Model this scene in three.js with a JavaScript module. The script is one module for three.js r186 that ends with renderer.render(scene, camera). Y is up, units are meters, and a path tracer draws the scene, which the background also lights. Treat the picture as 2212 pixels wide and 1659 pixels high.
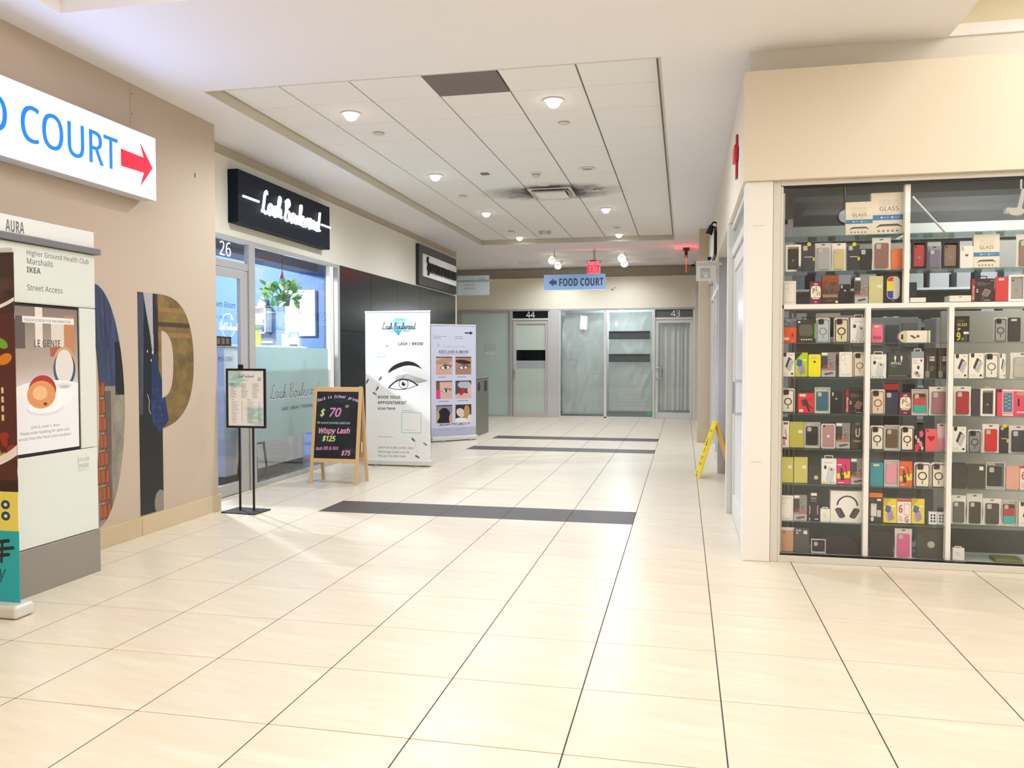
import * as THREE from 'three';
import { RoundedBoxGeometry } from 'three/addons/geometries/RoundedBoxGeometry.js';
import { TextGeometry } from 'three/addons/geometries/TextGeometry.js';
import { FontLoader } from 'three/addons/loaders/FontLoader.js';
import { mergeGeometries } from 'three/addons/utils/BufferGeometryUtils.js';
import { RectAreaLightUniformsLib } from 'three/addons/lights/RectAreaLightUniformsLib.js';

// ---------------------------------------------------------------- camera, exposure, lights
const scene = new THREE.Scene();
scene.background = new THREE.Color(0x0b0b0c);
const camera = new THREE.PerspectiveCamera(2 * Math.atan(829.5 / 1750) * 180 / Math.PI, 2212 / 1659, 0.05, 80);
camera.position.set(0, 1.48, 0);
camera.rotation.set(-1.8819 * Math.PI / 180, 11.9632 * Math.PI / 180, 0, 'YXZ');
scene.add(camera);
const renderer = new THREE.WebGLRenderer({ antialias: true });
renderer.toneMapping = THREE.LinearToneMapping;
renderer.toneMappingExposure = 1.19;
renderer.shadowMap.enabled = true;
RectAreaLightUniformsLib.init();
const DOWN = 11.8, SPOT = 4.4, PANEL_NEAR = 3.3, PANEL_SIDE = 3.2, SHOP = 21, SALON = 56, SIGN = 3.4;
const WARM = 0xfff8f0, NEUTRAL = 0xf1f7ff;

// ---------------------------------------------------------------- helpers
let seed = 7;
const rnd = () => { seed = (seed * 1664525 + 1013904223) >>> 0; return seed / 4294967296; };
const used = {};
function numbered(n) { const k = used[n] = (used[n] ?? -1) + 1; return k ? n + '_' + String(k).padStart(3, '0') : n; }
const mats = {};
function mat(color, rough = 0.6, o = {}) {
  const key = color + '|' + rough + '|' + Object.keys(o).map((k) => k + (o[k]?.uuid || o[k])).join();
  return mats[key] ??= new (o.transmission || o.clearcoat ? THREE.MeshPhysicalMaterial : THREE.MeshStandardMaterial)({ color, roughness: rough, ...o });
}
const glow = (color, k = 1, map) => new THREE.MeshStandardMaterial({ color: 0x060606, roughness: 0.6, emissive: map ? 0xffffff : color, emissiveIntensity: k, emissiveMap: map || null });
function mesh(name, g, m, parent) {
  const o = new THREE.Mesh(Array.isArray(g) ? mergeGeometries(g.map((x) => (x.index ? x.toNonIndexed() : x))) : g, m);
  o.name = parent === scene ? numbered(name) : name; o.castShadow = o.receiveShadow = true; parent.add(o); return o;
}
const bx = (w, h, d, x = 0, y = 0, z = 0) => new THREE.BoxGeometry(w, h, d).translate(x, y, z);
// box between two corners
const bb = (x0, x1, y0, y1, z0, z1) => bx(Math.abs(x1 - x0), Math.abs(y1 - y0), Math.abs(z1 - z0), (x0 + x1) / 2, (y0 + y1) / 2, (z0 + z1) / 2);
const rb = (w, h, d, r, x = 0, y = 0, z = 0, s = 2) => new RoundedBoxGeometry(w, h, d, s, Math.min(r, w / 2.01, h / 2.01, d / 2.01)).translate(x, y, z);
const rbb = (x0, x1, y0, y1, z0, z1, r = 0.004) => rb(Math.abs(x1 - x0), Math.abs(y1 - y0), Math.abs(z1 - z0), r, (x0 + x1) / 2, (y0 + y1) / 2, (z0 + z1) / 2, 1);
const cy = (r0, r1, h, x = 0, y = 0, z = 0, n = 24) => new THREE.CylinderGeometry(r0, r1, h, n).translate(x, y, z);
const tube = (pts, r, n = 24, k = 8) => new THREE.TubeGeometry(new THREE.CatmullRomCurve3(pts.map((p) => new THREE.Vector3(...p))), n, r, k);
function thing(name, label, category, pos = [0, 0, 0], turn = 0, group) {
  const o = new THREE.Group(); o.name = numbered(name); o.position.set(...pos); o.rotation.y = turn;
  o.userData = { label, category }; if (group) o.userData.group = group; scene.add(o); return o;
}
function single(name, label, category, g, m, group) {
  const o = mesh(name, g, m, scene); o.userData = { label, category }; if (group) o.userData.group = group; return o;
}
function struct(name, g, m) { const o = g ? mesh(name, g, m, scene) : thing(name); o.userData = { kind: 'structure' }; return o; }
function rrect(w, h, r, x = 0, y = 0, S = THREE.Shape) {
  const s = new S(), a = x - w / 2, b = y - h / 2, c = x + w / 2, d = y + h / 2; r = Math.min(r, w / 2.01, h / 2.01);
  s.moveTo(a + r, b); s.lineTo(c - r, b); s.quadraticCurveTo(c, b, c, b + r); s.lineTo(c, d - r); s.quadraticCurveTo(c, d, c - r, d);
  s.lineTo(a + r, d); s.quadraticCurveTo(a, d, a, d - r); s.lineTo(a, b + r); s.quadraticCurveTo(a, b, a + r, b); return s;
}
const ext = (s, d, bev = 0.001, seg = 6) => new THREE.ExtrudeGeometry(s, { depth: d, bevelEnabled: bev > 0, bevelThickness: bev, bevelSize: bev, bevelSegments: 1, curveSegments: seg });
function uvBox(g) {  // map u,v over the outline's own width and height
  g.computeBoundingBox(); const { min, max } = g.boundingBox, p = g.attributes.position, uv = g.attributes.uv;
  for (let i = 0; i < p.count; i++) uv.setXY(i, (p.getX(i) - min.x) / (max.x - min.x), (p.getY(i) - min.y) / (max.y - min.y));
  return g;
}
function canvas(w, h, draw) { const c = document.createElement('canvas'); c.width = w; c.height = h; draw(c.getContext('2d'), w, h); return c; }
function tex(w, h, draw) { const t = new THREE.CanvasTexture(canvas(w, h, draw)); t.colorSpace = THREE.SRGBColorSpace; t.anisotropy = 8; return t; }
const fillR = (c, col, x, y, w, h) => { c.fillStyle = col; c.fillRect(x, y, w, h); };
function txt(c, s, x, y, size, col = '#222', align = 'left', font = 'sans-serif', weight = '', sx = 1, rot = 0) {
  c.save(); c.translate(x, y); c.rotate(rot); c.scale(sx, 1); c.font = weight + ' ' + size + 'px ' + font; c.fillStyle = col; c.textAlign = align; c.textBaseline = 'alphabetic'; c.fillText(s, 0, 0); c.restore();
}
const ell = (c, col, x, y, rx, ry, rot = 0) => { c.fillStyle = col; c.beginPath(); c.ellipse(x, y, rx, ry, rot, 0, 7); c.fill(); };
const line = (c, col, w, ...p) => { c.strokeStyle = col; c.lineWidth = w; c.lineCap = 'round'; c.lineJoin = 'round'; c.beginPath(); p.forEach((q, i) => (i ? c.lineTo(...q) : c.moveTo(...q))); c.stroke(); };
const blob = (c, col, ...p) => { c.fillStyle = col; c.beginPath(); p.forEach((q, i) => (i ? c.lineTo(...q) : c.moveTo(...q))); c.closePath(); c.fill(); };
function greek(c, x, y, w, n, gap, col = '#888', th = 2) { for (let i = 0; i < n; i++) fillR(c, col, x, y + i * gap, w * (0.55 + 0.45 * rnd()), th); }
const printed = (t, rough = 0.5, o = {}) => new THREE.MeshStandardMaterial({ map: t, roughness: rough, ...o });
const load = (n) => new FontLoader().loadAsync('fonts/droid/' + n + '.typeface.json');
const FONT = { bold: await load('droid_sans_bold'), reg: await load('droid_sans_regular'), serif: await load('droid_serif_bold') };
function words3(s, font, size, depth, sx = 1) {  // raised lettering, centred
  const g = new TextGeometry(s, { font: FONT[font], size, depth, curveSegments: 4, bevelEnabled: false }).scale(sx, 1, 1);
  g.computeBoundingBox(); const b = g.boundingBox; return g.translate(-(b.min.x + b.max.x) / 2, -(b.min.y + b.max.y) / 2, 0);
}
// handwriting: every letter a pen stroke
const PEN = {
  L: '.4,.84 .36,1 .24,.9 .14,.4 .04,.04 0,.1 .16,.1 .36,.0 .52,.1|.58', a: '.42,.42 .2,.48 .05,.2 .2,0 .4,.3 .44,.46 .42,.1 .58,.06|.56', s: '0,.05 .22,.48 .32,.2 .2,0 .04,.08 .45,.06|.44', h: '0,.1 .25,.88 .18,1 .08,.7 .08,0 .2,.42 .34,.36 .34,.05 .5,.08|.5',
  B: '.02,.86 .3,1 .46,.8 .12,.52 .46,.4 .4,.04 .06,.05 .12,.5 .1,.92|.62', o: '.3,.45 .05,.3 .14,0 .34,.1 .34,.4 .24,.42 .5,.4|.48', u: '0,.42 .05,.05 .25,.05 .34,.42 .38,.05 .5,.08|.5', l: '0,.1 .25,.88 .16,1 .1,.6 .12,.05 .3,.06|.3',
  e: '0,.2 .25,.34 .15,.47 .04,.2 .2,0 .4,.1|.4', v: '0,.42 .12,.02 .3,.45 .44,.4|.42', r: '0,.05 .12,.48 .16,.36 .3,.38 .28,.06 .42,.06|.42', d: '.36,.4 .12,.42 .05,.1 .24,.02 .38,.4 .46,1 .4,.1 .54,.06|.56', ' ': '|.3',
};
function pen(s) {
  let x = 0; const out = [];
  for (const ch of s) { const [p, adv] = PEN[ch].split('|'); if (p) out.push(p.split(' ').map((q) => { const [a, b] = q.split(',').map(Number); return [x + a + b * 0.12, b]; })); x += +adv; }
  return { strokes: out, width: x };
}
function penDraw(c, s, x, y, w, h, col, lw) {
  const { strokes, width } = pen(s);
  for (const st of strokes) { const cur = new THREE.CatmullRomCurve3(st.map(([a, b]) => new THREE.Vector3(x + a / width * w, y - b * h, 0))); line(c, col, lw, ...cur.getPoints(26).map((p) => [p.x, p.y])); }
}

// ---------------------------------------------------------------- materials
const M = {
  ceiling: mat(0xefedee, 0.9), ceilTile: mat(0xf0eeea, 0.95), tileGap: mat(0xb7b2a8, 0.9), darkPanel: mat(0x77706d, 0.8),
  wallPink: mat(0xc2b19e, 0.85), wallCream: mat(0xe4dbc9, 0.85), wallGrey: mat(0xe0dccf, 0.85), wallFar: mat(0xe4dfca, 0.85), revealShade: mat(0xbdb29c, 0.9), revealLight: mat(0xe2dfd6, 0.9), white: mat(0xeceae4, 0.6), bright: mat(0xfafaf7, 0.5), paint: mat(0xefeeea, 0.5),
  alu: mat(0xb9b9b6, 0.42, { metalness: 0.35 }), aluWhite: mat(0xd9d8d2, 0.4, { metalness: 0.1 }), chrome: mat(0xcfd2d4, 0.2, { metalness: 0.9 }),
  black: mat(0x0c0c0d, 0.4), gloss: mat(0x202322, 0.14), navy: mat(0x0c1526, 0.5, { clearcoat: 0.001, specularIntensity: 0.35 }), grey: mat(0x8c8a87, 0.6), darkGrey: mat(0x3a3a3a, 0.55), wood: mat(0xd8b27c, 0.55), stone: mat(0xcbbb9e, 0.6),
  glass: new THREE.MeshPhysicalMaterial({ color: 0xffffff, roughness: 0.02, transmission: 1, thickness: 0, ior: 1.45 }),
  shelf: new THREE.MeshPhysicalMaterial({ color: 0xcfe0dc, roughness: 0.05, transmission: 0.9, thickness: 0, ior: 1.45 }),
  frost: new THREE.MeshPhysicalMaterial({ color: 0xb4cbc9, roughness: 0.95, transmission: 0.5, thickness: 0 }),
};

// ---------------------------------------------------------------- floor
const HX = 0.6, JX = 0.167;                       // column joints
const rowsNear = []; for (let z = -7.2 + 0.607 * 13; z > -7.21; z -= 0.607) rowsNear.push(z);
const rows = [...rowsNear.slice(0, -1), -7.2, -7.79];
for (let i = 1; i <= 8; i++) rows.push(-7.79 - i * 0.6);
rows.push(-13.11, -13.76, -14.4, -14.93); for (let i = 1; i <= 9; i++) rows.push(-14.93 - i * 0.615);
const stoneTex = tex(1024, 1024, (c, w, h) => {
  fillR(c, '#dcd2be', 0, 0, w, h);
  for (let i = 0; i < 420; i++) {
    const x = rnd() * w, y = rnd() * h, l = 60 + rnd() * 260, t = 4 + rnd() * 26, a = -0.22 + (rnd() - 0.5) * 0.5;
    c.globalAlpha = 0.03 + rnd() * 0.055; c.save(); c.translate(x, y); c.rotate(a);
    for (const ox of [0]) ell(c, rnd() < 0.5 ? '#d8c5a8' : '#f6efe2', ox, 0, l, t); c.restore();
  }
  c.globalAlpha = 0.06; for (let i = 0; i < 90; i++) { const x = rnd() * w, y = rnd() * h; line(c, '#c8b08c', 1.2, [x, y], [x + 60 + rnd() * 90, y - 20 - rnd() * 30], [x + 160 + rnd() * 100, y - 34 - rnd() * 50]); }
  c.globalAlpha = 1;
});
const tileMat = printed(stoneTex, 0.3), darkTileMat = mat(0x4a4442, 0.5);
const floor = struct('floor', bb(-13, 6, -0.12, -0.004, -22.5, 4.5), mat(0xb09676, 0.8));
const tileGeos = {};
function tileGeo(w, d, v) {
  return tileGeos[[w.toFixed(3), d.toFixed(3), v]] ??= (() => {
    const g = rb(w - 0.005, 0.012, d - 0.005, 0.0015, 0, -0.006, 0, 1), p = g.attributes.position, uv = g.attributes.uv, ox = (v * 0.37) % 0.45, oz = (v * 0.61) % 0.45;
    for (let i = 0; i < p.count; i++) uv.setXY(i, ox + (p.getX(i) + 0.3) * 0.8, oz + (p.getZ(i) + 0.3) * 0.8);
    return g;
  })();
}
const cols = []; for (let k = -22; k <= 9; k++) cols.push(JX + k * HX);
const farTiles = [], behindTiles = [];
for (let r = 0; r < rows.length - 1; r++) {
  const z0 = rows[r], z1 = rows[r + 1], zc = (z0 + z1) / 2;
  for (let k = 0; k < cols.length - 1; k++) {
    const xc = (cols[k] + cols[k + 1]) / 2;
    if (xc < -4.95 && zc > -16.6 || xc < -12 || zc > -6.35 && xc > 4.6 || zc < -6.35 && xc > 0.7) continue;
    const dark = (r === rowsNear.length - 1 || Math.abs(zc + 12.85) < 0.1 || Math.abs(zc + 14.66) < 0.1) && xc > -3.5 && xc < -0.4;
    const g = tileGeo(HX, Math.round((z0 - z1) * 1000) / 1000, Math.floor(rnd() * 8)), at = [xc, 0, zc];
    if (dark) { const t = mesh('dark_tile', g, darkTileMat, floor); t.position.set(...at); }
    else if (zc > -13 && zc < -1.2 && xc > -4.95) { const t = mesh('floor_tile', g, tileMat, floor); t.position.set(...at); }
    else farTiles.push(g.clone().translate(...at));
  }
}
mesh('distant_tile_field', farTiles, tileMat, floor).userData = { kind: 'stuff' };
for (const x of cols) if (x > -5.1 && x < 4.7) mesh('grout_strip', bb(x - 0.0035, x + 0.0035, -0.008, -0.001, x < 0.7 ? -20.4 : -6.15, 0.7), mat(0x3a3029, 0.8), floor);

// ---------------------------------------------------------------- ceiling
const CY = 3.7;
const holes = [[-3.95, -0.18, -15.67, -6.16], [-3.9, -0.2, -19.25, -16.7], [-3.95, -0.6, -4.585, 1.2], [1.78, 4.8, -6.18, 1.2]];
const cut = (a, b, i) => [...new Set([a, b, ...holes.flatMap((h) => [h[i], h[i + 1]])])].sort((p, q) => p - q);
const cg = []; { const xs = cut(-13, 6, 0), zs = cut(-22.5, 4.5, 2);
  for (let i = 0; i < xs.length - 1; i++) for (let j = 0; j < zs.length - 1; j++) {
    const x = (xs[i] + xs[i + 1]) / 2, z = (zs[j] + zs[j + 1]) / 2;
    if (!holes.some((h) => x > h[0] && x < h[1] && z > h[2] && z < h[3])) cg.push(bb(xs[i], xs[i + 1], CY, CY + 0.08, zs[j], zs[j + 1]));
  } }
const ceiling = struct('ceiling', cg, M.ceiling);
mesh('ceiling_cap', bb(-13.2, 6.2, 4.3, 4.4, -22.7, 4.7), M.ceiling, ceiling);
function coffer([x0, x1, z0, z1], top, m) {
  const t = 0.03; return mesh('ceiling_coffer', [bb(x0 - t, x0, CY + 0.079, top, z0 - t, z1 + t), bb(x1, x1 + t, CY + 0.079, top, z0 - t, z1 + t), bb(x0, x1, CY + 0.079, top, z0 - t, z0), bb(x0, x1, CY + 0.079, top, z1, z1 + t), bb(x0 - t, x1 + t, top, top + t, z0 - t, z1 + t)], m, ceiling);
}
coffer(holes[1], CY + 0.081, M.ceiling); coffer(holes[2], 4.15, mat(0xfbf5e6, 0.8)); coffer(holes[3], 4.15, mat(0xd9d0b8, 0.9));
// tiled field: five columns of panels hung in a recess, one panel grey
const field = mesh('ceiling_field', bb(-3.96, -0.17, CY + 0.12, CY + 0.15, -15.68, -6.15), M.tileGap, ceiling);
mesh('recess_trim', [bb(-3.95, -3.93, CY, CY + 0.12, -15.66, -6.16), bb(-0.2, -0.18, CY, CY + 0.12, -15.66, -6.16), bb(-3.93, -0.2, CY, CY + 0.12, -15.67, -15.65), bb(-3.93, -0.2, CY, CY + 0.12, -6.18, -6.16)], mat(0xcfc8b8, 0.9), ceiling);
const PW = 0.6365, PD = 0.661, PX0 = -3.93 + 0.0, tg = {};
for (let i = 0; i < 6; i++) for (let j = 0; j < 15; j++) {
  const x0 = -0.217 - PW * (i + 1), x1 = Math.min(x0 + PW, -0.203), z1 = -6.97 - PD * (j - 1), z0 = Math.max(z1 - PD, -15.645);
  const a = Math.max(x0, -3.925) + 0.007, b = x1 - 0.007, zt = Math.min(z1, -6.185) - 0.003, zb = z0 + 0.003;
  if (b - a < 0.05 || zt - zb < 0.05) continue;
  const dark = i === 2 && j === 0 || false;
  const w = b - a, d = zt - zb, key = [w.toFixed(3), d.toFixed(3)];
  const t = mesh(dark ? 'grey_panel' : 'ceiling_tile', tg[key] ??= rb(w, 0.02, d, 0.003, 0, 0, 0, 1), dark ? M.darkPanel : M.ceilTile, field);
  t.position.set((a + b) / 2, CY + (dark ? 0.098 : 0.1), (zt + zb) / 2);
}

// ---------------------------------------------------------------- walls
const ZF = -19.85, XL = -4.4, XS = -4.72;
const wallLeft = struct('wall_left', [bb(-4.9, XL, 0, CY, -7.05, 4.3)], M.wallPink);
mesh('wall_seam', bb(XL - 0.001, XL + 0.0015, 3.36, CY, -5.845, -5.841), mat(0xb39f8d, 0.9), wallLeft);
for (const y of [3.46, 3.62]) mesh('screw_hole', cy(0.006, 0.006, 0.003, 0, 0, 0, 8).rotateZ(Math.PI / 2).translate(XL, y, -5.87), M.darkGrey, wallLeft);
mesh('scuff_mark', bb(XL - 0.001, XL + 0.001, 3.13, 3.17, -6.735, -6.72), M.darkGrey, wallLeft);
const baseLeft = struct('baseboard_left'); for (let z = 4.3, i = 0; z > -7.04; z -= 1.02, i++) { const z1 = Math.max(z - 1.02, -7.07); mesh('stone_tile', rbb(XL - 0.02, XL + 0.018, 0, 0.155, z1 + 0.0015, z - 0.0015, 0.003), mat(i % 2 ? 0xc9b795 : 0xcdbc9c, 0.6), baseLeft); }
struct('wall_storefront', [bb(-4.9, XS, 2.77, 3.59, -16.57, -7.05), bb(-4.95, XS - 0.1, 3.59, CY, -16.57, -7.05), bb(-4.9, XS, 0, 2.77, -16.57, -16.53)], M.wallGrey);
mesh('reveal_band', bb(XS - 0.12, XS - 0.02, 3.59, CY, -16.56, -7.05), M.revealShade, scene).userData = { kind: 'structure' };  // darker beige carries the shade of the recess
struct('trim_1', bb(XS - 0.02, XS + 0.006, 0, CY, -16.6, -16.57), M.aluWhite);
// far wall with the shop fronts below
struct('wall_far', [bb(-13, 6, 2.67, 3.44, ZF - 0.2, ZF), bb(-13, 6, 2.67, CY, ZF - 0.45, ZF - 0.4), bb(0.25, 0.42, 0, 2.67, ZF - 0.2, ZF + 0.01), bb(-13, -5.62, 0, 2.67, ZF - 0.2, ZF)], M.wallFar);
struct('trim_2', [bb(0.265, 0.36, 0, 3.42, ZF, ZF + 0.08)], M.aluWhite);
struct('wall_back', bb(-13, 6, 0, CY, 4.3, 4.5), M.wallCream);
struct('wall_passage', [bb(-13, -12.8, 0, CY, -22, -16), bb(-13, -4.95, 0, CY, -16.6, -16.57)], M.wallGrey);
struct('wall_right', bb(4.8, 5, 0, CY, -6.2, 4.4), M.wallCream);
struct('floor_unit', bb(-6, 1, -0.003, 0.002, ZF - 2.4, ZF - 0.05), mat(0x5a5f5c, 0.6)); struct('ceiling_unit', bb(-13, 6, 2.85, 2.95, ZF - 2.6, ZF - 0.2), M.ceiling); struct('wall_unit', [bb(-13, 6, 0, 2.9, ZF - 2.6, ZF - 2.4)], mat(0xc9d2cc, 0.8));
// shop on the near corner: fascia, recessed band, corridor side
const RX = 0.41;
const fascia = struct('wall_shop', [bb(RX, 5, 2.74, 3.51, -6.28, -6.05), bb(RX, 0.62, 2.74, 3.51, -14.5, -6.28)], M.wallCream);
mesh('soffit', bb(0.62, 0.95, 2.735, 2.78, -14.5, -8.06), M.wallGrey, fascia);
mesh('recessed_band', [bb(RX + 0.05, 5, 3.51, CY, -6.3, -6.2), bb(RX + 0.05, 0.6, 3.51, CY, -14.5, -6.3)], M.revealLight, fascia);
struct('pillar', [rbb(0.428, 0.617, 0, 2.74, -6.27, -6.08, 0.006)], M.paint);
for (const y of [0.72, 2.42]) struct('trim_mark', rbb(0.48, 0.56, y, y + 0.008, -6.081, -6.0785, 0.001), M.wallGrey);
struct('column', [bb(0.25, 0.62, 0, CY, -14.75, -14.45)], mat(0xcdbda6, 0.85));
struct('baseboard_column', [rbb(0.235, 0.62, 0, 0.31, -14.77, -14.432, 0.004)], M.stone);
// corridor side of the shop: door in its frame, then plain storefront bays
const d1 = struct('door_1');
mesh('frame', [rbb(0.44, 0.5, 0, 2.74, -6.36, -6.27), rbb(0.44, 0.5, 2.42, 2.5, -7.92, -6.36), rbb(0.4, 0.47, 0, 2.74, -8.06, -7.92), rbb(0.44, 0.5, 2.68, 2.74, -7.92, -6.36)], M.aluWhite, d1);
mesh('leaf_frame', [rbb(0.455, 0.495, 0.01, 2.4, -6.5, -6.37), rbb(0.455, 0.495, 0.01, 2.4, -7.9, -7.78), rbb(0.455, 0.495, 0.01, 0.2, -7.78, -6.5), rbb(0.455, 0.495, 2.28, 2.4, -7.78, -6.5)], M.aluWhite, d1);
mesh('leaf_panel', bb(0.47, 0.48, 0.2, 2.28, -7.78, -6.5), mat(0xd4d7d8, 0.25), d1); mesh('transom_glass', bb(0.465, 0.475, 2.5, 2.68, -7.92, -6.36), mat(0x8d979b, 0.1), d1);
const dh1 = mesh('handle', tube([[0.455, 1.03, -6.66], [0.395, 1.03, -6.66], [0.395, 1.05, -6.66], [0.395, 1.27, -6.66], [0.395, 1.29, -6.66], [0.455, 1.29, -6.66]], 0.012, 30), M.chrome, d1);
struct('wall_side', [bb(0.9, 1.0, 0, 2.78, -14.5, -8.06), bb(0.43, 0.9, 0, 2.74, -10.8, -10.64), bb(0.47, 0.9, 0, 2.74, -8.2, -8.06)], mat(0xc9c9cc, 0.6));
const bay = struct('window_3'); mesh('frame', [0, 1, 2, 3].flatMap((i) => [rbb(0.45, 0.52, 0, 2.74, -10.86 - i * 1.18, -10.8 - i * 1.18)]).concat([rbb(0.455, 0.51, 0, 0.12, -14.45, -10.86), rbb(0.455, 0.51, 2.42, 2.5, -14.45, -10.86)]), M.aluWhite, bay);
mesh('pane', bb(0.48, 0.49, 0.12, 2.74, -14.45, -10.86), mat(0xb9c0c0, 0.15), bay);

// ---------------------------------------------------------------- unit 26: lash salon
const win = struct('window_1');
mesh('frame', [rbb(XS - 0.05, XS + 0.01, 0, 2.77, -8.33, -8.2), rbb(XS - 0.05, XS + 0.01, 0, 2.77, -10.62, -10.55), rbb(XS - 0.05, XS, 0, 0.05, -10.55, -8.33), rbb(XS - 0.05, XS + 0.006, 2.72, 2.77, -10.55, -7.05), rbb(XS - 0.05, XS + 0.01, 0, 2.77, -7.12, -7.05)], M.alu, win);
mesh('side_post', rbb(XS - 0.05, XS + 0.005, 0.05, 2.72, -10.42, -10.3), M.white, win);
mesh('pane', bb(XS - 0.03, XS - 0.022, 0.05, 2.72, -10.3, -8.33), M.glass, win);
mesh('frosted_film', bb(XS - 0.021, XS - 0.0195, 0.51, 1.6, -10.28, -8.34), M.frost, win);
{ const t = tex(1024, 420, (c, w, h) => { c.clearRect(0, 0, w, h); penDraw(c, 'Lash Boulevard', 40, 210, 940, 170, '#f4f7f6', 12); penDraw(c, 'Lash Boulevard', 44, 204, 940, 170, '#38494d', 9); txt(c, 'LASH | BROW | TRAINING', 240, 350, 52, '#41555a', 'left'); });
  mesh('film_lettering', new THREE.PlaneGeometry(1.4, 0.42).rotateY(Math.PI / 2).translate(XS - 0.017, 0.98, -9.33), printed(t, 0.5, { transparent: true, alphaTest: 0.3 }), win); }
const door26 = struct('door_2');
mesh('leaf_frame', [rbb(XS - 0.05, XS - 0.005, 0, 2.42, -8.19, -8.04), rbb(XS - 0.05, XS - 0.005, 0, 2.42, -7.22, -7.12), rbb(XS - 0.05, XS - 0.005, 0.01, 0.13, -8.04, -7.22), rbb(XS - 0.05, XS - 0.005, 2.33, 2.42, -8.04, -7.22), rbb(XS - 0.05, XS, 2.43, 2.51, -8.2, -7.12)], M.alu, door26);
mesh('pane', bb(XS - 0.03, XS - 0.022, 0.13, 2.33, -8.04, -7.22), M.glass, door26); mesh('transom_pane', bb(XS - 0.03, XS - 0.022, 2.51, 2.72, -8.2, -7.12), M.glass, door26);
mesh('unit_number', words3('26', 'reg', 0.15, 0.006).rotateY(Math.PI / 2).translate(XS - 0.02, 2.625, -7.77), mat(0xf2f4f4, 0.5), door26);
mesh('handle', tube([[XS - 0.01, 0.9, -8.0], [XS + 0.05, 0.9, -8.0], [XS + 0.05, 1.2, -8.0], [XS - 0.01, 1.2, -8.0]], 0.012, 24), M.chrome, door26);
{ const t = tex(512, 640, (c, w, h) => { c.clearRect(0, 0, w, h); txt(c, 'Open Hours', 60, 90, 66, '#10151c', 'left', 'serif', 'italic'); txt(c, '10 - 7', 250, 190, 40, '#10151c'); txt(c, 'Mon - Sat', 80, 190, 34, '#10151c'); c.strokeStyle = '#fff'; c.lineWidth = 9; c.beginPath(); c.arc(320, 250, 105, 0.2, 5.4); c.stroke(); penDraw(c, 'Lash Boulevard', 180, 285, 290, 62, '#fff', 8); ell(c, '#fff', 380, 180, 28, 12, 0.6); txt(c, '416-985-5366', 30, 560, 56, '#10151c', 'left', 'serif', 'italic'); });
  mesh('door_lettering', new THREE.PlaneGeometry(0.62, 0.78).rotateY(Math.PI / 2).translate(XS - 0.02, 1.73, -7.74), printed(t, 0.5, { transparent: true, alphaTest: 0.3 }), door26); }
const pl = mesh('small_plaque', rbb(XS - 0.02, XS - 0.012, 1.6, 1.7, -7.86, -7.56, 0.002), M.black, door26); for (let i = 0; i < 3; i++) mesh('plaque_card', rbb(XS - 0.012, XS - 0.01, 1.618, 1.682, -7.645 - i * 0.085, -7.585 - i * 0.085, 0.001), mat(0x6e5a48, 0.6), pl);
const blue = mat(0x5f7da8, 0.75), salon = struct('wall_salon_end', bb(-9, -4.95, 0, 3.2, -11.5, -11.35), blue); struct('wall_salon_rear', bb(-9.1, -9, 0, 3.2, -11.5, -7.0), blue); struct('wall_salon_near', bb(-9, -4.95, 0, 3.2, -7.1, -7.0), blue);
struct('dropped_ceiling', bb(-5.75, -5.4, 2.76, 3.15, -11.35, -7.1), mat(0x55657a, 0.8)); struct('ceiling_salon', bb(-9, -4.78, 3.15, 3.2, -11.35, -7.1), mat(0x75879c, 0.8)); struct('floor_salon', bb(-9, -4.78, -0.003, 0.002, -11.35, -7.1), mat(0x45484d, 0.4));
struct('partition', bb(-4.95, -4.78, 0, 2.77, -11.5, -10.62), mat(0x4d5b6e, 0.8));
single('canvas_panel', 'blank white canvas panel on the blue salon wall', 'canvas', rbb(-5.9, -5.41, 1.8, 2.49, -11.348, -11.29, 0.006), mat(0xf6f5f0, 0.7));
{ const t = thing('wall_cabinet', 'white open wall cabinet behind the salon window', 'cabinet', [-6.27, 1.84, -11.24]);
  mesh('cabinet_case', [bb(-0.13, 0.13, 0, 0.02, -0.11, 0.1), bb(-0.13, 0.13, 0.385, 0.405, -0.11, 0.1), bb(-0.13, -0.112, 0, 0.4, -0.11, 0.1), bb(0.112, 0.13, 0, 0.4, -0.11, 0.1), bb(-0.13, 0.13, 0, 0.4, -0.11, -0.1)], M.white, t);
  mesh('shelf', bb(-0.112, 0.112, 0.13, 0.142, -0.1, 0.095), M.white, t); mesh('upper_box', rbb(-0.1, 0.08, 0.143, 0.3, -0.09, 0.05), mat(0xf8f8f4, 0.6), t); mesh('violet_box', rbb(-0.06, 0.05, 0.021, 0.06, -0.08, 0.06), mat(0x6a6fb0, 0.6), t); mesh('dark_tin', cy(0.02, 0.02, 0.07, 0.09, 0.18, 0.06, 12), M.darkGrey, t); }
{ const t = thing('lucky_figurine', 'small white and red figurine on top of white wall cabinet', 'figurine', [-6.25, 2.245, -11.25]);
  mesh('figurine_body', new THREE.LatheGeometry([[0.001, 0], [0.06, 0], [0.068, 0.03], [0.055, 0.075], [0.042, 0.1], [0.045, 0.12], [0.03, 0.145], [0.001, 0.15]].map((p) => new THREE.Vector2(...p)), 20), mat(0xf5eee6, 0.3), t);
  mesh('red_cushion', rb(0.16, 0.022, 0.1, 0.008, 0, 0.006, 0), mat(0xd94a4a, 0.6), t); for (const s of [-1, 1]) mesh('ear', new THREE.ConeGeometry(0.016, 0.035, 10).translate(s * 0.026, 0.15, 0), mat(0xe06a62, 0.4), t); }
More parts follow.
